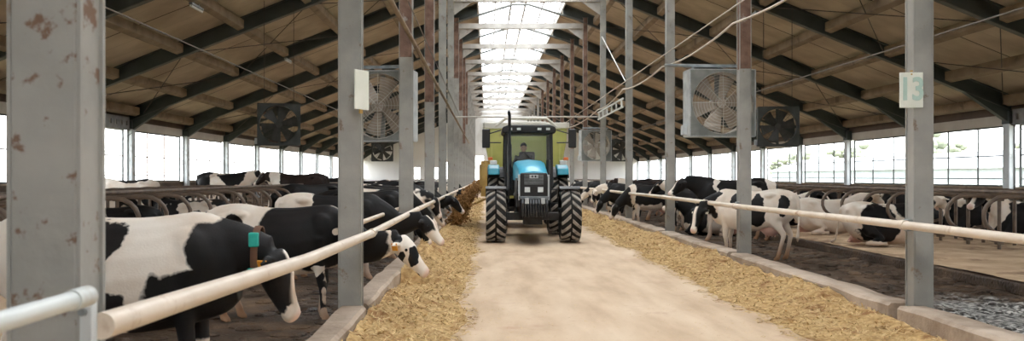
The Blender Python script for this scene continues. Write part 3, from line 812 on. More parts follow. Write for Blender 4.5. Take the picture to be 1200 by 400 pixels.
# ------------------------------------------------------------------ cows
def coat(name, black=(), white=(), noise_amp=.11, seed=0.0, rnd_cover=None, dark=(11,11,12), blaze=True):
    """black/white = ellipsoids ((cx,cy,cz),(rx,ry,rz)) in cow coordinates on a white (or random patched) coat"""
    m, nt, b = newmat(name); L=nt.links
    tc=nd(nt,'ShaderNodeTexCoord'); P=tc.outputs['Object']
    off=nd(nt,'ShaderNodeVectorMath',operation='ADD'); L.new(P,off.inputs[0]); off.inputs[1].default_value=(seed*3.1,seed*1.7,seed*2.3)
    n=nd(nt,'ShaderNodeTexNoise'); n.inputs['Scale'].default_value=4.0; n.inputs['Detail'].default_value=6; L.new(off.outputs[0],n.inputs['Vector'])
    sb_=nd(nt,'ShaderNodeVectorMath',operation='SUBTRACT'); L.new(n.outputs['Color'],sb_.inputs[0]); sb_.inputs[1].default_value=(.5,.5,.5)
    ml=nd(nt,'ShaderNodeVectorMath',operation='SCALE'); L.new(sb_.outputs[0],ml.inputs[0]); ml.inputs['Scale'].default_value=noise_amp*7
    ad=nd(nt,'ShaderNodeVectorMath',operation='ADD'); L.new(P,ad.inputs[0]); L.new(ml.outputs[0],ad.inputs[1])
    def field(ells):
        cur=None
        for (c,r) in ells:
            s1=nd(nt,'ShaderNodeVectorMath',operation='SUBTRACT'); L.new(ad.outputs[0],s1.inputs[0]); s1.inputs[1].default_value=c
            s2=nd(nt,'ShaderNodeVectorMath',operation='DIVIDE'); L.new(s1.outputs[0],s2.inputs[0]); s2.inputs[1].default_value=r
            s3=nd(nt,'ShaderNodeVectorMath',operation='LENGTH'); L.new(s2.outputs[0],s3.inputs[0])
            if cur is None: cur=s3.outputs['Value']
            else:
                mi=nd(nt,'ShaderNodeMath',operation='MINIMUM'); L.new(cur,mi.inputs[0]); L.new(s3.outputs['Value'],mi.inputs[1]); cur=mi.outputs[0]
        mr=nd(nt,'ShaderNodeMapRange'); L.new(cur,mr.inputs[0]); mr.inputs[1].default_value=.97; mr.inputs[2].default_value=1.03; mr.inputs[3].default_value=1; mr.inputs[4].default_value=0
        return mr.outputs[0]
    fac=None
    if rnd_cover is not None:
        n2=nd(nt,'ShaderNodeTexNoise'); n2.inputs['Scale'].default_value=1.35; n2.inputs['Detail'].default_value=3; n2.inputs['Roughness'].default_value=.45
        L.new(off.outputs[0],n2.inputs['Vector'])
        mr=nd(nt,'ShaderNodeMapRange'); L.new(n2.outputs[0],mr.inputs[0]); t=rnd_cover
        mr.inputs[1].default_value=t-.008; mr.inputs[2].default_value=t+.008; fac=mr.outputs[0]
    if black:
        f=field(black)
        if fac is None: fac=f
        else:
            mx_=nd(nt,'ShaderNodeMath',operation='MAXIMUM'); L.new(fac,mx_.inputs[0]); L.new(f,mx_.inputs[1]); fac=mx_.outputs[0]
    if white:
        f=field(white); iv=nd(nt,'ShaderNodeMath',operation='SUBTRACT'); iv.inputs[0].default_value=1; L.new(f,iv.inputs[1])
        mu=nd(nt,'ShaderNodeMath',operation='MULTIPLY'); L.new(fac,mu.inputs[0]); L.new(iv.outputs[0],mu.inputs[1]); fac=mu.outputs[0]
    at=nd(nt,'ShaderNodeAttribute'); at.attribute_name='zone'; sp=nd(nt,'ShaderNodeSeparateColor'); L.new(at.outputs['Color'],sp.inputs[0])
    if blaze:
        iv=nd(nt,'ShaderNodeMath',operation='SUBTRACT'); iv.inputs[0].default_value=1; L.new(sp.outputs[2],iv.inputs[1])
        mu=nd(nt,'ShaderNodeMath',operation='MULTIPLY'); L.new(fac,mu.inputs[0]); L.new(iv.outputs[0],mu.inputs[1]); fac=mu.outputs[0]
    # white hair with dirt tint
    n3=nd(nt,'ShaderNodeTexNoise'); n3.inputs['Scale'].default_value=3; n3.inputs['Detail'].default_value=6; L.new(off.outputs[0],n3.inputs['Vector'])
    rw=ramp(nt,[(.4,srgb(238,229,218)),(.7,srgb(222,204,186))]); L.new(n3.outputs[0],rw.inputs[0])
    # mud on low legs, hind quarter
    dirt=nd(nt,'ShaderNodeMixRGB'); L.new(sp.outputs[1],dirt.inputs[0]); L.new(rw.outputs[0],dirt.inputs[1]); dirt.inputs[2].default_value=srgb(168,130,100)
    rb=ramp(nt,[(.4,srgb(*dark)),(.75,srgb(dark[0]+20,dark[1]+15,dark[2]+14))]); L.new(n3.outputs[0],rb.inputs[0])
    mx=nd(nt,'ShaderNodeMixRGB'); L.new(fac,mx.inputs[0]); L.new(dirt.outputs[0],mx.inputs[1]); L.new(rb.outputs[0],mx.inputs[2])
    pk=nd(nt,'ShaderNodeMixRGB'); L.new(sp.outputs[0],pk.inputs[0]); L.new(mx.outputs[0],pk.inputs[1]); pk.inputs[2].default_value=srgb(206,156,142)
    L.new(pk.outputs[0],b.inputs['Base Color'])
    b.inputs['Roughness'].default_value=.62; b.inputs['Specular IOR Level'].default_value=.3
    n4=nd(nt,'ShaderNodeTexNoise'); n4.inputs['Scale'].default_value=70; L.new(P,n4.inputs['Vector'])
    bp=nd(nt,'ShaderNodeBump'); bp.inputs['Strength'].default_value=.15; bp.inputs['Distance'].default_value=.01; L.new(n4.outputs[0],bp.inputs['Height']); L.new(bp.outputs[0],b.inputs['Normal'])
    return m

def smooth_path(P, n=5):
    """catmull-rom over rows of floats"""
    out=[]
    for i in range(len(P)-1):
        p0=P[max(i-1,0)];p1=P[i];p2=P[i+1];p3=P[min(i+2,len(P)-1)]
        for k in range(n):
            t=k/n
            out.append([.5*((2*b)+(-a+c)*t+(2*a-5*b+4*c-d)*t*t+(-a+3*b-3*c+d)*t**3) for a,b,c,d in zip(p0,p1,p2,p3)])
    out.append(list(P[-1])); return out

def cow_mesh(name, poll, muzzle, lying=False, legs=None, sag=0.0, roll=0.0, tail=0.0, fine=.019):
    """one continuous body. poll, muzzle: head positions in cow space (x forward, y left)"""
    b=MB()
    dz=-.50 if lying else 0
    # torso: x, top, bottom, halfwidth
    T=[(-.93,1.22,1.02,.07),(-.88,1.31,.90,.15),(-.78,1.365,.76,.225),(-.62,1.395,.67,.265),(-.45,1.395,.61,.285),(-.22,1.355,.555,.345),(.05,1.345,.53,.375),(.28,1.36,.55,.345),(.48,1.385,.59,.275),(.62,1.375,.63,.235),(.74,1.30,.68,.18),(.82,1.18,.76,.11)]
    if lying:
        T=[(x,t+dz,max(.0,bo+dz-.05) if -.7<x<.75 else bo+dz,w*(1.14 if -.8<x<.5 else 1.0)) for x,t,bo,w in T]
    TT=smooth_path(T,3)
    nn=20; base=len(b.v)
    for (x,t,bo,w) in TT:
        zc=(t+bo)/2; hz=(t-bo)/2
        for k in range(nn):
            th=2*PI*k/nn; c,s=math.cos(th),math.sin(th)
            # flatter back, roof-shaped toward the spine; widest below middle
            yy=w*math.copysign(abs(c)**.85,c)*(1-.22*max(0,s))*(1+.06*max(0,-s)); zz=zc+hz*math.copysign(abs(s)**.9,s)
            b.v.append((x,yy,zz))
    for i in range(len(TT)-1):
        for k in range(nn):
            b.f.append((base+i*nn+k,base+i*nn+(k+1)%nn,base+(i+1)*nn+(k+1)%nn,base+(i+1)*nn+k))
    b.f.append(tuple(base+k for k in range(nn-1,-1,-1))); b.f.append(tuple(base+(len(TT)-1)*nn+k for k in range(nn)))
    # hips and pins
    for s in (-1,1):
        b.ball((-.48,s*.19,1.27+dz),.13,.09,.06); b.ball((-.84,s*.12,1.20+dz),.07,.05,.06)
        b.ball((-.62,s*.17,1.02+dz),.24,.125,.27); b.ball((.50,s*.165,1.02+dz),.20,.10,.27)
    poll=Vector(poll); muz=Vector(muzzle)
    # neck
    N0=Vector((.50,0,1.10+dz)); 
    hd=(muz-poll).normalized()
    mid=N0.lerp(poll,.55)+Vector((0,0,.03+sag))
    rows=[(*N0,.17,.30),(*(N0.lerp(mid,.5)),.15,.26),(*mid,.115,.20),(*(mid.lerp(poll,.6)),.095,.155),(*(poll-hd*.02),.085,.12)]
    rows=smooth_path(rows,3)
    b.tube([r[:3] for r in rows],[r[3] for r in rows],14,[r[4] for r in rows],up=(0,0,1))
    # head frame
    side=hd.cross(Vector((0,0,1)))
    if side.length<.1: side=Vector((0,1,0))
    side.normalize()                       # right of the head
    upv=side.cross(hd).normalized()        # forehead normal
    if upv.z<0 and hd.z>-.3: pass
    Lh=(muz-poll).length
    H=[(-.06,.055,.06,0),(.0,.088,.085,0),(.12,.105,.105,-.015),(.27,.112,.118,-.03),(.42,.088,.105,-.035),(.60,.064,.082,-.03),(.78,.058,.066,-.025),(.90,.070,.066,-.025),(.98,.062,.055,-.025),(1.03,.032,.03,-.02)]
    H=smooth_path(H,2)
    b.tube([poll+hd*(Lh*h[0])+upv*h[3] for h in H],[h[1]*1.12 for h in H],14,[h[2]*1.1 for h in H],up=tuple(upv))
    # jaw
    b.tube([poll+hd*Lh*.22-upv*.09,poll+hd*Lh*.5-upv*.10,poll+hd*Lh*.85-upv*.065],[.055,.045,.035],10)
    # ears
    for s in (-1,1):
        e0=poll+side*(s*.075)+hd*.03-upv*.005
        e1=e0+side*(s*.10)-upv*.01; e2=e0+side*(s*.19)-upv*.035
        b.tube([e0,e0.lerp(e1,.6),e1,e2],[.028,.05,.048,.014],10,[.022,.022,.02,.014],up=tuple(upv))
    # tail
    tl=[(-.88,0,1.31+dz),(-.955,tail*.2,1.22+dz),(-.975,tail*.5,1.0+dz),(-.965,tail*.8,.80+dz if not lying else .35)]
    if not lying: tl+=[(-.95,tail,.60),(-.94,tail,.46),(-.935,tail,.36)]
    else: tl+=[(-1.0,tail*.9+.05,.10),(-1.03,tail+.12,.05),(-1.02,tail+.25,.045)]
    b.tube(tl,[.035,.03,.024,.022,.026,.042,.016],8)
    # legs
    if not lying:
        lg=legs or [0,0,0,0]
        for q,s in enumerate((-1,1)):
            o_=lg[q]
            F=[(.50,s*.16,1.0,.13,.13),(.49,s*.165,.80,.095,.10),(.48+o_*.25,s*.155,.62,.066,.07),(.50+o_*.55,s*.145,.43,.058,.056),(.495+o_*.65,s*.145,.36,.044,.042),(.49+o_*.9,s*.145,.18,.038,.036),(.49+o_,s*.145,.12,.048,.045),(.505+o_,s*.145,.07,.046,.046),(.53+o_,s*.145,.015,.062,.055),(.53+o_,s*.145,.0,.062,.055)]
            F=smooth_path(F,2); b.tube([f[:3] for f in F],[f[4] for f in F],12,[f[3] for f in F],up=(1,0,0))
            o_=lg[2+q]
            Hn=[(-.62,s*.165,1.08,.22,.10),(-.56,s*.185,.88,.185,.10),(-.585+o_*.2,s*.175,.74,.12,.08),(-.68+o_*.4,s*.155,.60,.072,.055),(-.745+o_*.5,s*.145,.50,.058,.046),(-.735+o_*.6,s*.145,.41,.046,.04),(-.69+o_*.9,s*.145,.20,.04,.037),(-.675+o_,s*.145,.13,.05,.045),(-.66+o_,s*.145,.07,.046,.044),(-.635+o_,s*.145,.015,.062,.055),(-.635+o_,s*.145,0,.062,.055)]
            Hn=smooth_path(Hn,2); b.tube([f[:3] for f in Hn],[f[4] for f in Hn],12,[f[3] for f in Hn],up=(1,0,0))
        b.ball((-.40,0,.60),.20,.15,.14)
        for sx in (-.46,-.33):
            for s in (-1,1): b.tube([(sx,s*.07,.52),(sx,s*.07,.43)],[.022,.016],8)
    else:
        for s in (-1,1):
            # folded fore leg
            F=[(.50,s*.2,.45,.10),(.60,s*.24,.22,.08),(.74,s*.25,.10,.062),(.62,s*.27,.055,.05),(.46,s*.28,.05,.045),(.38,s*.28,.05,.055)]
            b.tube([f[:3] for f in F],[f[3] for f in F],10)
            Hn=[(-.60,s*.2,.50,.17),(-.45,s*.30,.28,.13),(-.28,s*.36,.14,.09),(-.50,s*.40,.07,.055),(-.62,s*.42,.055,.05),(-.42,s*.45,.05,.042),(-.28,s*.46,.05,.04),(-.20,s*.46,.05,.055)]
            b.tube([f[:3] for f in Hn],[f[3] for f in Hn],10)
        b.ball((-.52,.2*(1 if roll>=0 else -1),.12),.16,.14,.10)
    me=b.mesh(name+'_raw'); tmp=bpy.data.objects.new('tmp',me); COL.objects.link(tmp)
    rm=tmp.modifiers.new('r','REMESH'); rm.mode='VOXEL'; rm.voxel_size=fine; rm.use_smooth_shade=True
    sm=tmp.modifiers.new('s','SMOOTH'); sm.factor=.5; sm.iterations=7
    bpy.context.view_layer.update()
    out=bpy.data.meshes.new_from_object(tmp.evaluated_get(bpy.context.evaluated_depsgraph_get()))
    bpy.data.objects.remove(tmp); out.name=name
    for p in out.polygons: p.use_smooth=True
    ca=out.color_attributes.new('zone','FLOAT_COLOR','POINT')
    sst=lambda a,bb,x: max(0,min(1,(x-a)/(bb-a)))
    ud=Vector((-.40,0,.56)) if not lying else Vector((-.52,.25,.1))
    vals=[]
    for v in out.vertices:
        p=v.co
        d=p-poll; al=d.dot(hd)/Lh; la=abs(d.dot(side)); fr=d.dot(upv)
        pink=1-sst(.055,.085,(p-(muz-hd*.0)).length)
        u=(p-ud); pu=1-sst(.9,1.15,Vector((u.x/.24,u.y/.2,u.z/.2)).length) if (p.z<.64 or lying) else 0
        pink=max(pink*.5,pu*.8)
        dirt=0
        if not lying:
            dirt=.75*(1-sst(.05,.42,p.z)) + .35*(1-sst(.4,.75,p.z))*(1 if p.x<-.3 else .4)
        else: dirt=.5*(1-sst(.05,.35,p.z))
        bw=0
        if -.02<al<1.15:
            wd=.028+.02*al+ (.05 if al>.78 else 0)
            if la<wd+.012 and fr>-.02 or al>.86: bw=1-sst(wd-.006,wd+.012,la) if al<=.86 else 1
        vals += [pink,min(1,dirt),bw,1]
    ca.data.foreach_set('color',vals)
    return out, dict(poll=poll,muz=muz,hd=hd,side=side,up=upv,L=Lh,mid=mid,N0=N0)

POSES={}
def pose(key,*a,**k): POSES[key]=cow_mesh('cow_'+key,*a,**k)
pose('low',(1.06,0,1.08),(1.22,0,.63),fine=.016)                     # head lowered in front
pose('through',(1.44,-.05,.97),(1.77,-.12,.58),legs=[.05,-.05,0,.1],sag=-.18,fine=.016)
pose('feed',(1.12,0,.70),(1.34,0,.28),legs=[.08,-.06,.0,.12])
pose('level',(1.12,0,1.33),(1.46,0,1.02),legs=[.0,.1,.1,-.05])
pose('turned',(.98,.30,.98),(1.04,.50,.50),legs=[.03,-.03,.0,.05])
pose('lying',(1.08,.05,.98),(1.42,.25,.76),lying=True,tail=.1)
pose('lying2',(1.02,-.15,.92),(1.22,-.42,.66),lying=True,tail=-.1)
eye_me=MB().ball((0,0,0),.018,.018,.018,10,8).mesh('eye')
tag_me=MB().box(-.006,.006,-.035,.035,-.045,.045).mesh('ear_tag')
def cow(key,x,y,rz,s,mat,label,z=0.0,tagmat=None,collar=None,mirror=False,group=None):
    me,h=POSES[key]
    if not me.materials: me.materials.append(mat)
    o=bpy.data.objects.new('cow',me); COL.objects.link(o)
    o.location=(x,y,z); o.rotation_euler.z=rz; o.scale=(s,-s if mirror else s,s)
    o.material_slots[0].link='OBJECT'; o.material_slots[0].material=mat
    tag(o,label,'cow',group)
    for sg in (-1,1):
        e=bpy.data.objects.new('eye',eye_me); COL.objects.link(e)
        if not eye_me.materials: eye_me.materials.append(M['eye'])
        e.parent=o; e.location=h['poll']+h['hd']*(h['L']*.30)+h['side']*(sg*.115)+h['up']*.012
    if tagmat:
        for sg in (-1,1):
            t=bpy.data.objects.new('ear_tag',tag_me.copy()); COL.objects.link(t); t.data.materials.append(tagmat)
            t.parent=o; t.location=h['poll']+h['side']*(sg*.19)-h['up']*.05+h['hd']*.05
            t.rotation_euler=(0,math.radians(-20),math.radians(70)); t['label']=('orange' if tagmat is M['tagorange'] else 'white')+' ear tag'
    if collar:
        c0=h['mid'].lerp(h['poll'],.55); d=(h['poll']-h['N0']).normalized()
        up=Vector((0,0,1)); a=d.cross(up).normalized(); bb=a.cross(d)
        ring=[c0+a*(.118*math.cos(t))+bb*(.185*math.sin(t)) for t in [2*PI*k/32 for k in range(32)]]
        MB().tube(ring,.008,6,.028,up=tuple(d),closed=True).build('neck_strap',M['collarbrown'],o,smooth=True)
        q=c0+a*.122
        for dzz in (.10,-.15):
            k=MB().box(-.035,.035,-.018,.018,-.05,.05).build('transponder',M['collarteal'],o,bevel=.01); k.location=c0+a*.128+bb*dzz; k['label']='teal transponder box'
    return o

cA=coat('coat_a',black=[((.64,0,.60),(.53,.9,.42)),((.97,0,1.06),(.48,.8,.40)),((-.16,-.3,1.20),(.27,.5,.17)),((-.14,-.3,.80),(.24,.5,.13))],white=[((.5,0,.16),(.3,.6,.30))],noise_amp=.045,seed=1)
cC=coat('coat_c',black=[((.32,0,1.02),(.58,.8,.44)),((.90,0,.98),(.42,.5,.36)),((-.50,-.2,1.10),(.11,.3,.19)),((-.62,-.2,.92),(.08,.3,.08)),((.52,0,.40),(.10,.3,.30)),((-1.0,0,1.2),(.12,.3,.14)),((1.61,-.12,.80),(.075,.12,.12)),((1.46,-.12,.78),(.05,.1,.05)),((1.60,-.1,.55),(.09,.12,.04)),((1.40,0,1.02),(.07,.3,.09))],
        white=[((.50,-.16,.62),(.06,.1,.10)),((.55,-.2,.30),(.05,.1,.10))],noise_amp=.03,seed=2,blaze=False)
cR1=coat('coat_r1',black=[((-.25,.3,.96),(.15,.35,.36)),((-.74,.2,1.08),(.10,.3,.18)),((.96,.32,.86),(.30,.30,.30)),((.75,.2,1.25),(.2,.3,.13)),((.18,.3,1.15),(.15,.3,.16)),((.3,-.3,.9),(.3,.2,.3))],noise_amp=.04,seed=3)
cR2=coat('coat_r2',black=[((.0,0,1.12),(.98,.8,.44)),((1.0,0,.85),(.5,.5,.6))],white=[((.62,0,1.15),(.12,.5,.5)),((-.72,.3,1.12),(.05,.3,.25)),((-.3,.3,1.35),(.2,.3,.06)),((-.75,.2,.5),(.3,.4,.42))],noise_amp=.05,seed=4)
cL3=coat('coat_l3',black=[((-.30,-.2,.45),(.42,.6,.40)),((.5,0,.6),(.5,.5,.6))],white=[((-.85,0,.6),(.2,.5,.5))],noise_amp=.05,seed=5)
cCream=coat('coat_cream',black=[((.9,0,.7),(.15,.3,.2)),((-.2,0,1.4),(.5,.5,.16))],noise_amp=.05,seed=6)
cBlack=coat('coat_black',black=[((0,0,.9),(2,1,1.2))],white=[((-.2,0,.5),(.3,.4,.12)),((.55,0,.2),(.2,.4,.22)),((-.68,0,.2),(.2,.4,.2))],noise_amp=.06,seed=7)
cBrown=coat('coat_brownblack',black=[((0,0,.9),(2,1,1.2))],white=[((.75,0,1.1),(.2,.4,.5)),((-.68,0,.2),(.2,.4,.2))],noise_amp=.06,seed=8,dark=(30,20,16))
cR5=coat('coat_r5',black=[((0,0,1.1),(2,1,.55))],white=[((.42,.2,1.2),(.05,.4,.3)),((-.35,.3,1.1),(.2,.3,.16)),((-.8,.2,1.25),(.13,.4,.12)),((1.35,0,1.35),(.12,.05,.12))],noise_amp=.05,seed=9)
RC=[coat('coat_random',rnd_cover=c,seed=s) for c,s in ((.45,12),(.42,15),(.44,21),(.43,27),(.44,33),(.46,41))]

# left row, nearest first
cow('low',-2.42,5.7,0.0,.94,cA,'big black and white cow with teal transponder on its collar behind the nearest rail',tagmat=M['tagorange'],collar=True)
cow('through',-2.2,9.15,math.radians(-3),.895,cC,'cow with white patched face leaning over the left curb before the second column',tagmat=M['tagorange'])
cow('through',-2.3,12.9,0,.93,coat('coat_d',black=[((.3,0,1.0),(1.5,.8,.6))],white=[((-.62,-.1,1.2),(.34,.5,.26)),((.3,-.2,.35),(.6,.5,.12))],seed=11,noise_amp=.06),'mostly black cow with white hip behind the leaning white faced cow')
cow('feed',-2.25,17.6,.06,.95,coat('coat_e',black=[((.6,0,1.0),(.75,.8,.6)),((-.7,0,1.0),(.22,.8,.5))],seed=13,noise_amp=.06),'cow with large white flank patch seen between the second and third left columns')
ys=[16.0,19.3,21.9,23.6,25.4,28.2,31,34.5,37.5,42,47,53]
for k,y in enumerate(ys):
    cow(['feed','low','feed','through'][k%4],-2.3+.1*math.sin(k*2.1),y,.08*math.sin(k*3.3),.93+.03*math.sin(k),RC[k%6] if k%3 else cBlack,f'dark patched cow feeding at the left curb, {ORD[k]} of those beyond the third column' ,mirror=bool(k%2),group='cows feeding at the left curb')
# left background
cow('level',-11.5,27.3,PI,1.05,cCream,'pale cow with black back beyond the left stalls beside the nearest left column',z=.0)
cow('level',-9.0,29.5,0,1.08,RC[0],'black and white spotted cow standing before the left windows',z=.19)
cow('level',-6.4,29,PI,1.05,cBrown,'dark brown cow with white shoulder standing under the left hanging fan',z=.19)
cow('low',-4.6,22.5,math.radians(-150),.98,cBlack,'black cow with white blaze left of the second left column')
cow('level',-4.6,34,PI,1.0,RC[2],'patched cow standing far behind the second left column',z=.0)
cow('level',-7.2,38,0,1.0,cBlack,'black cow standing far before the left windows',z=.1)
cow('low',-4.2,40,.3,1.0,RC[4],'patched cow far behind the third left column')
cow('lying',-6.5,14.68,PI,.95,RC[1],'black and white cow lying in the nearest left stalls',z=.2)
cow('lying2',-6.6,18.88,PI,.95,RC[3],'patched cow lying deeper in the left stalls',z=.2)
cow('lying',-8.4,17.28,0,.95,RC[5],'patched cow lying in the left rear stalls',z=.2)
cow('lying2',-8.4,23.58,0,.95,RC[0],'patched cow lying far in the left rear stalls',z=.2)
cow('level',-3.9,27.5,.1,.97,RC[5],'patched cow crossing the left alley behind the feeding row')
# right
rzh=math.atan2(.66,-.75)
cow('turned',4.98,16.1,rzh,.94,cR1,'white and black cow facing the camera under the right rail, between second and third columns',tagmat=M['tagwhite'])
cow('feed',4.95,25.7,PI,.95,cR2,'black cow with white hind legs eating hay between the fourth and fifth right columns')
cow('level',5.95,20.6,PI,1.08,cR5,'black cow standing right behind the cow that faces the camera')
for k,(y,m_) in enumerate(((29.6,cBlack),(31.7,RC[0]),(35.5,RC[3]),(40.2,cBlack),(43,RC[1]),(48,RC[5]),(54,cBlack))):
    cow(['feed','low'][k%2],5.0,y,PI+.1*math.sin(k*2),.95,m_,f'patched cow feeding at the right curb, {ORD[k]} of those beyond the black hay eater',mirror=bool(k%2),group='cows feeding at the right curb')
cow('level',6.0,33,PI,1.02,cBrown,'dark brown cow with long level back behind the third right column')
cow('level',6.3,37.4,.3,1.0,RC[2],'patched cow standing far along the right alley, turned away')
cow('level',5.9,24,PI*.8,1.0,RC[3],'black and white cow standing left of the third right column')
cow('lying',7.85,16.78,0,.95,cL3,'cow lying at the edge of the right sand bed left of the nearest right column',z=.2)
cow('lying',8.0,19.93,.0,.95,cCream,'cream coloured cow lying on the right sand bed behind the second right column',z=.2)
cow('lying2',8.0,23.08,.0,.95,RC[1],'patched cow lying on the right sand bed beyond the cream one',z=.2)
cow('lying',5.9,22.3,PI*.9,.9,RC[4],'patched cow lying low near the third right column',z=.0)
for k,(x,y,m_,ps) in enumerate(((11.0,17.28,RC[5],'lying'),(11.2,19.38,RC[1],'lying2'),(11.1,21.48,cBlack,'lying'),(11.0,23.58,RC[2],'lying2'),(11.1,25.68,RC[0],'lying'),(11.0,27.78,RC[3],'lying2'),(11.0,30.93,cBlack,'lying'),(11.0,34.08,RC[4],'lying'))):
    cow(ps,x,y,PI,.97,m_,f'patched cow lying in the right rear stalls, {ORD[k]} from the camera',z=.2,mirror=bool(k%2),group='cows lying in the right rear stalls')

# ------------------------------------------------------------------ tractor (front axle at origin, u right, v back)
T=empty('tractor',(1.06,20,0)); tag(T,'blue and black farm tractor facing the camera in the middle of the alley','tractor')
def wheel(name,cx,cv,rad,w,label=None,nl=17):
    W=empty(name,(cx,cv,rad)); W.parent=T
    h=w/2
    prof=[(rad*.60,-h*.72),(rad*.72,-h*.98),(rad*.88,-h),(rad*.94,-h*.86),(rad*.955,0),(rad*.94,h*.86),(rad*.88,h),(rad*.72,h*.98),(rad*.60,h*.72)]
    MB().lathe(prof,(0,0,0),0,56).build('tyre',M['rubber'],W,smooth=True)
    b=MB()
    for k in range(nl):
        for s in (-1,1):
            th=2*PI*(k+(.5 if s>0 else 0))/nl
            def pt(x,r,a): return (x, r*math.sin(th+a), r*math.cos(th+a))
            dA=.30*(.62/rad); t=.085*(.62/rad)
            # lug goes from centre to shoulder, sweeping round: chevron seen from the front points down
            rows=[(s*.02,rad*.95,rad*1.0,dA),(s*h*.5,rad*.945,rad*1.0,dA*.5),(s*h*.93,rad*.90,rad*.965,0),(s*h*1.0,rad*.83,rad*.90,-.02)]
            prev=None
            for (x,r0,r1,a) in rows:
                q=[pt(x,r0,a-t),pt(x,r0,a+t),pt(x,r1,a+t*.7),pt(x,r1,a-t*.7)]
                if prev: b.hexa(prev,q)
                prev=q
    b.build('lugs',M['lug'],W)
    MB().lathe([(rad*.60,-h*.7),(rad*.62,-h*.7),(rad*.62,h*.7),(rad*.60,h*.7)],(0,0,0),0,40).lathe([(.02,-.03),(rad*.6,-.03),(rad*.6,.03),(.02,.03)],(0,0,0),0,40).build('rim',M['rim'],W,smooth=True)
    MB().cyl((-.1,0,0),(.1,0,0),rad*.2,20).build('hub',M['bodygrey'],W,smooth=True)
    return W
wheel('front_wheel',-.86,0,.625,.46); wheel('front_wheel',.87,0,.625,.46)
wheel('rear_wheel',-.78,2.75,.84,.50,nl=21); wheel('rear_wheel',.80,2.75,.84,.50,nl=21)
# front axle
MB().box(-.66,.66,-.10,.10,.52,.70).box(-.22,.22,-.2,.25,.42,.78).tube([(-.6,.16,.6),(.6,.16,.6)],.025,8).box(-.68,-.6,-.12,.12,.45,.8).box(.6,.68,-.12,.12,.45,.8).build('front_axle',M['blackmetal'],T,bevel=.02)
MB().box(-.28,.28,.2,2.4,.55,1.05).box(-.34,.34,2.2,3.1,.5,1.1).tube([(-.75,2.75,.84),(.75,2.75,.84)],.12,12).build('chassis',M['blackmetal'],T,bevel=.02)
MB().box(-.26,.26,-.1,1.5,.95,1.45).tube([(-.3,.4,1.2),(-.38,.9,1.1)],.05,8).tube([(.3,.4,1.2),(.38,.9,1.1)],.05,8).box(-.36,.36,.5,.75,.8,1.05).build('engine',M['bodygrey'],T,bevel=.02)
# hood: rounded top, blue
def hood_sec(v,hw,zt,zb):
    return [(-hw,v,zb),(-hw,v,zt-.16),(-hw*.93,v,zt-.06),(-hw*.72,v,zt-.01),(0,v,zt+.02),(hw*.72,v,zt-.01),(hw*.93,v,zt-.06),(hw,v,zt-.16),(hw,v,zb)]
secs=[hood_sec(-.52,.30,1.64,1.45),hood_sec(-.3,.335,1.74,1.45),(hood_sec(.4,.36,1.82,1.45)),(hood_sec(1.1,.39,1.90,1.45)),hood_sec(1.72,.41,1.95,1.45)]
b=MB(); n=9
for s_ in secs: b.v+=s_
for i in range(len(secs)-1):
    for k in range(n-1): b.f.append((i*n+k,i*n+k+1,(i+1)*n+k+1,(i+1)*n+k))
    b.f.append((i*n+n-1,i*n,(i+1)*n,(i+1)*n+n-1))
b.f.append(tuple(range(n))); b.f.append(tuple((len(secs)-1)*n+k for k in range(n-1,-1,-1)))
b.build('hood',M['blue'],T,smooth=True)
MB().box(-.375,-.362,-.3,1.6,1.0,1.5).box(.362,.375,-.3,1.6,1.0,1.5).build('side_panel',M['black'],T)
gr=MB().prism([(-.34,.98),(-.34,1.40),(-.30,1.62),(.30,1.62),(.34,1.40),(.34,.98)],1,-.60,-.45).build('grille_shell',M['black'],T,bevel=.02)
b=MB()
for k in range(9): b.box(-.22,.22,-.615,-.60,1.36+k*.026,1.372+k*.026)
b.build('grille_slats',M['bodygrey'],gr)
for s in (-1,1): MB().box(s*.335-.02,s*.335+.02,-.615,-.5,1.0,1.58).build('grille_trim',M['lightgrey'],gr,bevel=.01)
bd=MB().box(-.10,.10,-.625,-.612,1.50,1.58).build('badge',M['lightgrey'],gr,bevel=.005)
MB().box(-.075,.075,-.630,-.624,1.535,1.545).box(-.05,-.02,-.630,-.624,1.515,1.565).box(.02,.05,-.630,-.624,1.515,1.565).build('emblem',M['black'],bd)
for s in (-1,1):
    hl=MB().box(s*.15-.075,s*.15+.075,-.63,-.59,1.17,1.31).build('headlight',M['black'],T,bevel=.01)
    MB().box(s*.15-.062,s*.15+.062,-.64,-.628,1.182,1.298).build('lens',M['lamp_glass'],hl,bevel=.005)
MB().box(-.34,.34,-.72,-.55,1.03,1.09).box(-.30,.30,-.75,-.5,.93,1.0).build('front_bar',M['bodygrey'],T,bevel=.01)
for k in range(10):
    x=-.27+k*.06
    wq=MB().prism([(-1.02,.64),(-1.06,.74),(-1.06,.94),(-1.0,1.03),(-.72,1.03),(-.72,.64)],0,x-.025,x+.025).build('front_weight',M['blackmetal'],T,bevel=.006)
for s in (-1,1): MB().box(s*.18-.04,s*.18+.04,-1.075,-1.0,.93,1.06).build('weight_handle',M['lightgrey'],T,bevel=.006)
MB().box(-.31,.31,-.75,-.3,.70,.95).build('weight_carrier',M['blackmetal'],T,bevel=.01)
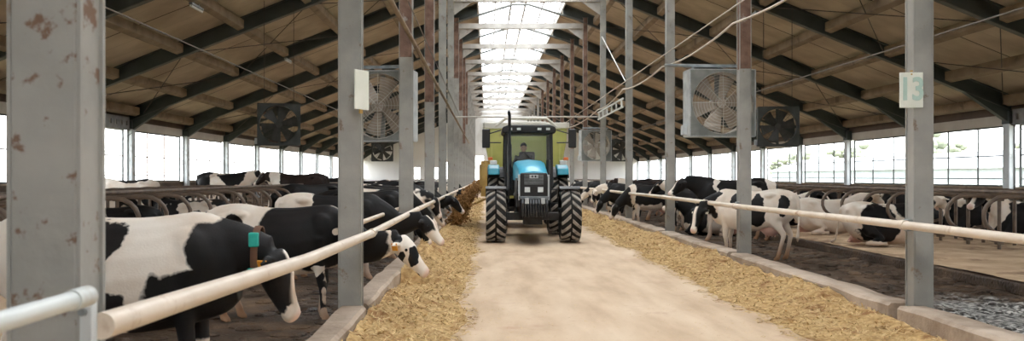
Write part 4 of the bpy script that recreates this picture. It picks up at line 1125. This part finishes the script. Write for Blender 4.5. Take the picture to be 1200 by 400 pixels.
# front fenders
for s in (-1,1):
    b=MB(); prev=None
    for k in range(9):
        a=math.radians(-24+k*9.5); r=.67
        p=(r*math.sin(a),.625+r*math.cos(a))
        q=[(s*.62,p[0],p[1]),(s*1.10,p[0],p[1]),(s*1.10,p[0]*1.03,p[1]+.02),(s*.62,p[0]*1.03,p[1]+.02)]
        if prev: b.hexa(prev,q)
        prev=q
    b.build('front_fender',M['black'],T)
    # rear fender, blue inner and top
    b=MB(); prev=None
    for k in range(11):
        a=math.radians(-45+k*12); r=.93
        p=(2.75+r*math.sin(a),.84+r*math.cos(a)); p2=(2.75+(r+.03)*math.sin(a),.84+(r+.03)*math.cos(a))
        q=[(s*.60,p[0],p[1]),(s*1.06,p[0],p[1]),(s*1.06,p2[0],p2[1]),(s*.60,p2[0],p2[1])]
        if prev: b.hexa(prev,q)
        prev=q
    b.build('rear_fender',M['black'],T)
    MB().prism([(1.95,1.58),(2.0,1.74),(2.3,1.84),(2.6,1.86),(2.6,1.58)],0,s*.74,s*1.04).build('fender_front',M['teal'],T,bevel=.03)
    wl=MB().box(s*.90-.09,s*.90+.09,2.05,2.12,1.84,1.96).build('work_lamp',M['lamp_glass'],T,bevel=.02)
    MB().box(s*.98-.06,s*.98+.06,2.1,2.16,1.96,2.04).build('indicator',M['amber'],T,bevel=.01)
    # steps
    MB().box(s*.52-.02,s*.52+.02,1.4,1.44,.5,1.3).box(s*.78-.02,s*.78+.02,1.4,1.44,.5,1.3).box(min(s*.5,s*.8),max(s*.5,s*.8),1.35,1.6,.5,.53).box(min(s*.5,s*.8),max(s*.5,s*.8),1.4,1.62,.85,.88).box(min(s*.5,s*.8),max(s*.5,s*.8),1.45,1.64,1.2,1.23).build('step',M['blackmetal'],T)
    # mirrors
    mi=empty('mirror',(s*1.09,1.55,2.5)); mi.parent=T
    MB().box(-.10,.10,-.03,.05,-.24,.24).build('mirror_housing',M['black'],mi,bevel=.03)
    MB().box(-.085,.085,.05,.056,-.21,.21).build('mirror_glass',M['lightgrey'],mi)
    MB().tube([(-s*.0,.02,.1),(-s*.38,.15,.22)],.015,8).tube([(0,.02,-.1),(-s*.38,.15,-.1)],.015,8).build('mirror_arm',M['black'],mi,smooth=True)
# cab
cab=empty('cab',(0,1.7,1.3)); cab.parent=T; cab.scale=(.87,1,1)
def post(a,b_,r=.045): return MB().tube([a,b_],r,4)
for s in (-1,1):
    MB().hexa([(s*.62,0,0),(s*.72,0,0),(s*.72,.1,0),(s*.62,.1,0)],[(s*.60,.06,1.36),(s*.70,.06,1.36),(s*.70,.16,1.36),(s*.60,.16,1.36)]).build('front_pillar',M['black'],cab,bevel=.02)
    MB().hexa([(s*.66,.75,0),(s*.74,.75,0),(s*.74,.82,0),(s*.66,.82,0)],[(s*.64,.75,1.36),(s*.72,.75,1.36),(s*.72,.82,1.36),(s*.64,.82,1.36)]).build('middle_pillar',M['black'],cab)
    MB().hexa([(s*.64,1.45,.3),(s*.74,1.45,.3),(s*.74,1.55,.3),(s*.64,1.55,.3)],[(s*.62,1.38,1.36),(s*.72,1.38,1.36),(s*.72,1.48,1.36),(s*.62,1.48,1.36)]).build('rear_pillar',M['black'],cab)
    MB().add([(s*.71,.1,.1),(s*.71,.75,.1),(s*.69,.75,1.34),(s*.69,.16,1.34)],[(0,1,2,3)]).add([(s*.71,.82,.35),(s*.71,1.45,.35),(s*.69,1.4,1.34),(s*.69,.82,1.34)],[(0,1,2,3)]).build('side_glass',M['cabglass'],cab)
    MB().box(min(s*.42,s*.66),max(s*.42,s*.66),-.01,.08,-.25,.35).build('front_corner_panel',M['black'],cab)
MB().add([(-.62,.03,.45),(.62,.03,.45),(.60,.09,1.34),(-.60,.09,1.34)],[(0,1,2,3)]).build('windscreen',M['cabglass'],cab)
MB().add([(-.64,1.5,.45),(.64,1.5,.45),(.62,1.43,1.34),(-.62,1.43,1.34)],[(0,1,2,3)]).build('rear_glass',M['cabglass'],cab)
MB().box(-.62,.62,1.42,1.52,.3,.5).box(-.70,.70,.05,1.5,-.05,.0).box(-.66,.66,.0,.06,-.05,.25).build('lower_panel',M['black'],cab)
MB().prism([(-.76,1.34),(-.80,1.42),(-.76,1.50),(-.60,1.55),(.60,1.55),(.76,1.50),(.80,1.42),(.76,1.34)],1,-.08,1.62).build('roof_frame',M['black'],cab,bevel=.03)
MB().prism([(-.66,1.53),(-.6,1.60),(-.4,1.64),(.4,1.64),(.6,1.60),(.66,1.53)],1,.0,1.55).build('roof_panel',M['roofwhite'],cab,bevel=.03)
for s in (-.55,-.3,.3,.55):
    l=MB().box(s-.07,s+.07,-.13,-.07,1.40,1.48).build('roof_lamp',M['black'],cab,bevel=.01); MB().box(s-.055,s+.055,-.135,-.129,1.412,1.468).build('lens',M['lamp_glass'],l)
st=empty('seat',(0,.85,.15)); st.parent=cab
MB().box(-.25,.25,-.25,.25,0,.14).build('cushion',M['black'],st,bevel=.04); MB().box(-.24,.24,.2,.32,.12,.75).build('backrest',M['black'],st,bevel=.04)
ring=[(0+.19*math.cos(2*PI*k/28),.42+.10*math.sin(2*PI*k/28),.52+.16*math.sin(2*PI*k/28)) for k in range(28)]
MB().tube(ring,.016,8,closed=True).tube([(0,.42,.52),(0,.22,.30),(0,.2,-.0)],.03,8).tube([(-.19,.42,.52),(.19,.42,.52)],.012,6).box(-.25,.25,.06,.24,.12,.38).build('steering_wheel',M['black'],cab,smooth=False)
# exhaust and air intake
MB().tube([(-.50,1.45,1.2),(-.50,1.45,2.35)],.055,16).tube([(-.50,1.45,2.3),(-.50,1.45,3.06),(-.52,1.38,3.18)],.038,16).build('exhaust_pipe',M['blackmetal'],T,smooth=True)
MB().tube([(.46,1.3,1.6),(.46,1.3,1.95)],.05,12).build('air_intake',M['black'],T,smooth=True)
MB().tube([(-.1,.06,.0),(.35,.0,.45)],.008,6).build('wiper',M['black'],cab)

# driver
D=MB()
def person(b):
    # seated: pelvis, spine, head, arms, legs
    b.tube([(0,.0,.0),(0,-.02,.2),(0,-.04,.42),(0,-.03,.52)],[.15,.16,.19,.10],14,[.12,.12,.125,.09],up=(0,1,0))
    b.tube([(0,-.03,.5),(0,-.05,.60)],.06,12)
    for s in (-1,1):
        b.tube([(s*.17,-.03,.47),(s*.26,-.10,.28),(s*.27,-.17,.20),(s*.17,-.40,.30)],[.065,.055,.048,.034],10)
        b.tube([(s*.09,0,.02),(s*.14,-.42,.08),(s*.14,-.45,.02),(s*.14,-.50,-.36)],[.09,.075,.065,.045],10)
        b.ball((s*.14,-.56,-.38),.045,.12,.045)
person(D)
pm=D.mesh('person_raw'); tmp=bpy.data.objects.new('tmp',pm); COL.objects.link(tmp)
rm=tmp.modifiers.new('r','REMESH'); rm.mode='VOXEL'; rm.voxel_size=.015
sm=tmp.modifiers.new('s','SMOOTH'); sm.iterations=4
bpy.context.view_layer.update()
pm2=bpy.data.meshes.new_from_object(tmp.evaluated_get(bpy.context.evaluated_depsgraph_get())); bpy.data.objects.remove(tmp)
pm2.materials.clear()
dr=link('person',pm2,M['jacket'],smooth=True); dr.location=(.96,22.55,1.60); tag(dr,'person in dark clothes driving, seated behind the tractor windscreen','person')
hd_=MB().ball((0,-.05,.70),.078,.095,.115,16,12).ball((0,-.145,.69),.014,.02,.022).ball((-.08,-.04,.70),.012,.02,.03).ball((.08,-.04,.70),.012,.02,.03).build('head',M['skin'],dr,smooth=True)
MB().ball((-.03,-.133,.72),.011,.008,.008).ball((.03,-.133,.72),.011,.008,.008).build('eyes',M['eye'],hd_)
MB().box(-.025,.025,-.142,-.134,.638,.645).build('mouth',M['amber'],hd_)
MB().ball((0,-.035,.745),.084,.10,.09,16,10).build('cap',M['jacket'],dr,smooth=True)
for s in (-1,1):
    hh=MB().ball((s*.165,-.42,.31),.035,.045,.025)
    for f in range(4): hh.tube([(s*(.15+f*.018-.02),-.45,.315),(s*(.15+f*.018-.02),-.485,.31),(s*(.15+f*.018-.02),-.478,.285)],.008,6)
    hh.tube([(s*.135,-.42,.315),(s*.125,-.45,.33)],.009,6)
    hh.build('hand',M['skin'],dr,smooth=True)

# ------------------------------------------------------------------ feed mixer wagon
Wg=empty('mixer_wagon',(1.13,25.0,0)); tag(Wg,'olive green feed mixer wagon towed behind the tractor','wagon')
def frus(x0,x1,y0,y1,z0,X0,X1,Y0_,Y1_,z1): return [(x0,y0,z0),(x1,y0,z0),(x1,y1,z0),(x0,y1,z0)],[(X0,Y0_,z1),(X1,Y0_,z1),(X1,Y1_,z1),(X0,Y1_,z1)]
a,b_=frus(-.85,.85,.3,3.9,.75,-1.2,1.2,0,4.3,2.6)
MB().hexa(a,b_).box(-1.2,1.2,0,4.3,2.6,2.95).build('tub',M['lime'],Wg,bevel=.03)
MB().box(-1.25,1.25,-.06,.02,2.95,3.12).box(-1.25,1.25,4.28,4.36,2.95,3.12).box(-1.27,-1.19,-.06,4.36,2.95,3.12).box(1.19,1.27,-.06,4.36,2.95,3.12).build('rim_band',M['roofwhite'],Wg,bevel=.02)
MB().tube([(-.9,-.04,3.0),(-.6,-.04,3.24),(.6,-.04,3.24),(.9,-.04,3.0)],.04,8).build('guard_hoop',M['roofwhite'],Wg)
b=MB()
for x in (-1.0,-.5,0,.5,1.0): b.box(x-.03,x+.03,-.02,.06,1.0,2.9)
b.build('rib',M['lime'],Wg)
MB().box(-.5,.5,.3,3.8,.5,.78).box(-.08,.08,-1.6,.4,.5,.62).build('wagon_frame',M['blackmetal'],Wg)
for s in (-1,1):
    w=empty('wheel',(s*.85,2.6,.45)); w.parent=Wg
    MB().lathe([(.25,-.12),(.40,-.15),(.45,-.1),(.45,.1),(.40,.15),(.25,.12)],(0,0,0),0,36).build('tyre',M['rubber'],w,smooth=True)
    MB().cyl((-.08,0,0),(.08,0,0),.25,24).build('rim',M['rim'],w)
# discharge side chute on the left
MB().box(-1.32,-.95,.1,.18,.95,2.0).box(-1.32,-.95,1.0,1.08,.95,2.0).box(-1.36,-1.30,.1,1.08,1.1,1.9).build('discharge_door',M['ochre'],Wg)
MB().hexa([(-.95,.15,.95),(-.95,1.0,.95),(-.95,1.0,1.0),(-.95,.15,1.0)],[(-1.45,.15,.72),(-1.45,1.0,.72),(-1.45,1.0,.77),(-1.45,.15,.77)]).build('chute',M['ochre'],Wg)
MB().tube([(-.75,-2.6,.35),(-.95,-1.2,1.0),(-1.05,.1,1.7)],.03,8).build('hydraulic_hose',M['ochre'],Wg)
# falling feed and the heap it makes
b=MB(); rnd=random.Random(9)
for k in range(5200):
    t=rnd.random(); x=-.22-.72*t**.75+rnd.gauss(0,.05+.09*t); y=25.5+rnd.gauss(0,.25); z=1.25-1.05*t**1.4+rnd.gauss(0,.07)
    z=max(z,.03+.1*rnd.random())
    L_=rnd.uniform(.015,.05); w=rnd.uniform(.006,.02)
    q=Quaternion((rnd.gauss(0,1),rnd.gauss(0,1),rnd.gauss(0,1),rnd.gauss(0,1))).normalized().to_matrix().to_4x4(); q.translation=Vector((x,y,z))
    b.box(-L_,L_,-w,w,-w*.6,w*.6,q)
for k in range(26):
    t=k/26; b.ball((-.24-.66*t**.75+rnd.gauss(0,.02),25.5+rnd.gauss(0,.06),max(.1,1.2-1.0*t**1.4)),.07+.06*t,.16,.08+.03*t,8,6)
o=b.build('falling_feed',M['feed']); tag(o,'stream of brown mixed feed falling from the wagon onto the left hay',"feed",kind='stuff')

# ------------------------------------------------------------------ outdoors
def tree(x,y,h,k):
    r_=empty('tree',(x,y,-.3)); tag(r_,f'pale hazy tree outside the right windows, {ORD[k]} from the near end','tree','trees outside the windows')
    MB().tube([(0,0,0),(0,0,h*.45)],[.2,.12],8).build('trunk',M['bark'],r_)
    b=MB(); rnd=random.Random(k)
    for q in range(26):
        a=rnd.uniform(0,2*PI); rr_=rnd.uniform(0,h*.32); z=h*rnd.uniform(.35,.95); s=h*rnd.uniform(.07,.13)
        b.ball((math.cos(a)*rr_,math.sin(a)*rr_,z),s,s,s*.8,8,6)
    b.build('crown',M['foliage'],r_)
for k in range(16): tree(80+6*math.sin(k*2.2),30+k*14,8+1.6*math.sin(k*1.7),k)
sh=empty('farm_shed',(50,95,-.3)); tag(sh,'long pale farm shed seen through the right windows','shed')
MB().box(-5,5,-30,40,0,2.6).build('wall',M['shed'],sh)
MB().prism([(-5.5,2.6),(0,4.4),(5.5,2.6)],1,-30.5,40.5).build('roof',M['lightgrey'],sh)
fe=empty('paddock_fence',(30,60,-.3)); tag(fe,'white rail fence outside the right windows','fence')
for z in (.5,1.0,1.4): MB().box(-.03,.03,-50,70,z-.04,z+.04).build('fence_rail',M['pipe_white'],fe)
for k in range(31): MB().box(-.06,.06,-50+k*4-.06,-50+k*4+.06,0,1.6).build('fence_post',M['pipe_white'],fe)

# ------------------------------------------------------------------ world, camera
w=bpy.data.worlds.new('sky'); bpy.context.scene.world=w; w.use_nodes=True
nt=w.node_tree; bg=nt.nodes['Background']; bg.inputs[0].default_value=(.97,.985,1,1); bg.inputs[1].default_value=4.0
sc=bpy.context.scene
cd=bpy.data.cameras.new('camera'); cam=bpy.data.objects.new('camera',cd); COL.objects.link(cam); sc.camera=cam
cam.location=(0,0,CAMZ); cam.rotation_euler=(PI/2,0,0)
cd.sensor_width=36; cd.lens=30; cd.shift_x=29/1200; cd.shift_y=7/1200; cd.clip_end=500; cd.clip_start=.05
cd.dof.use_dof=True; cd.dof.focus_distance=12; cd.dof.aperture_fstop=3.2
sc.view_settings.view_transform='Standard'; sc.view_settings.look='None'; sc.view_settings.gamma=1; sc.view_settings.use_curve_mapping=False
sc.view_settings.exposure=.88
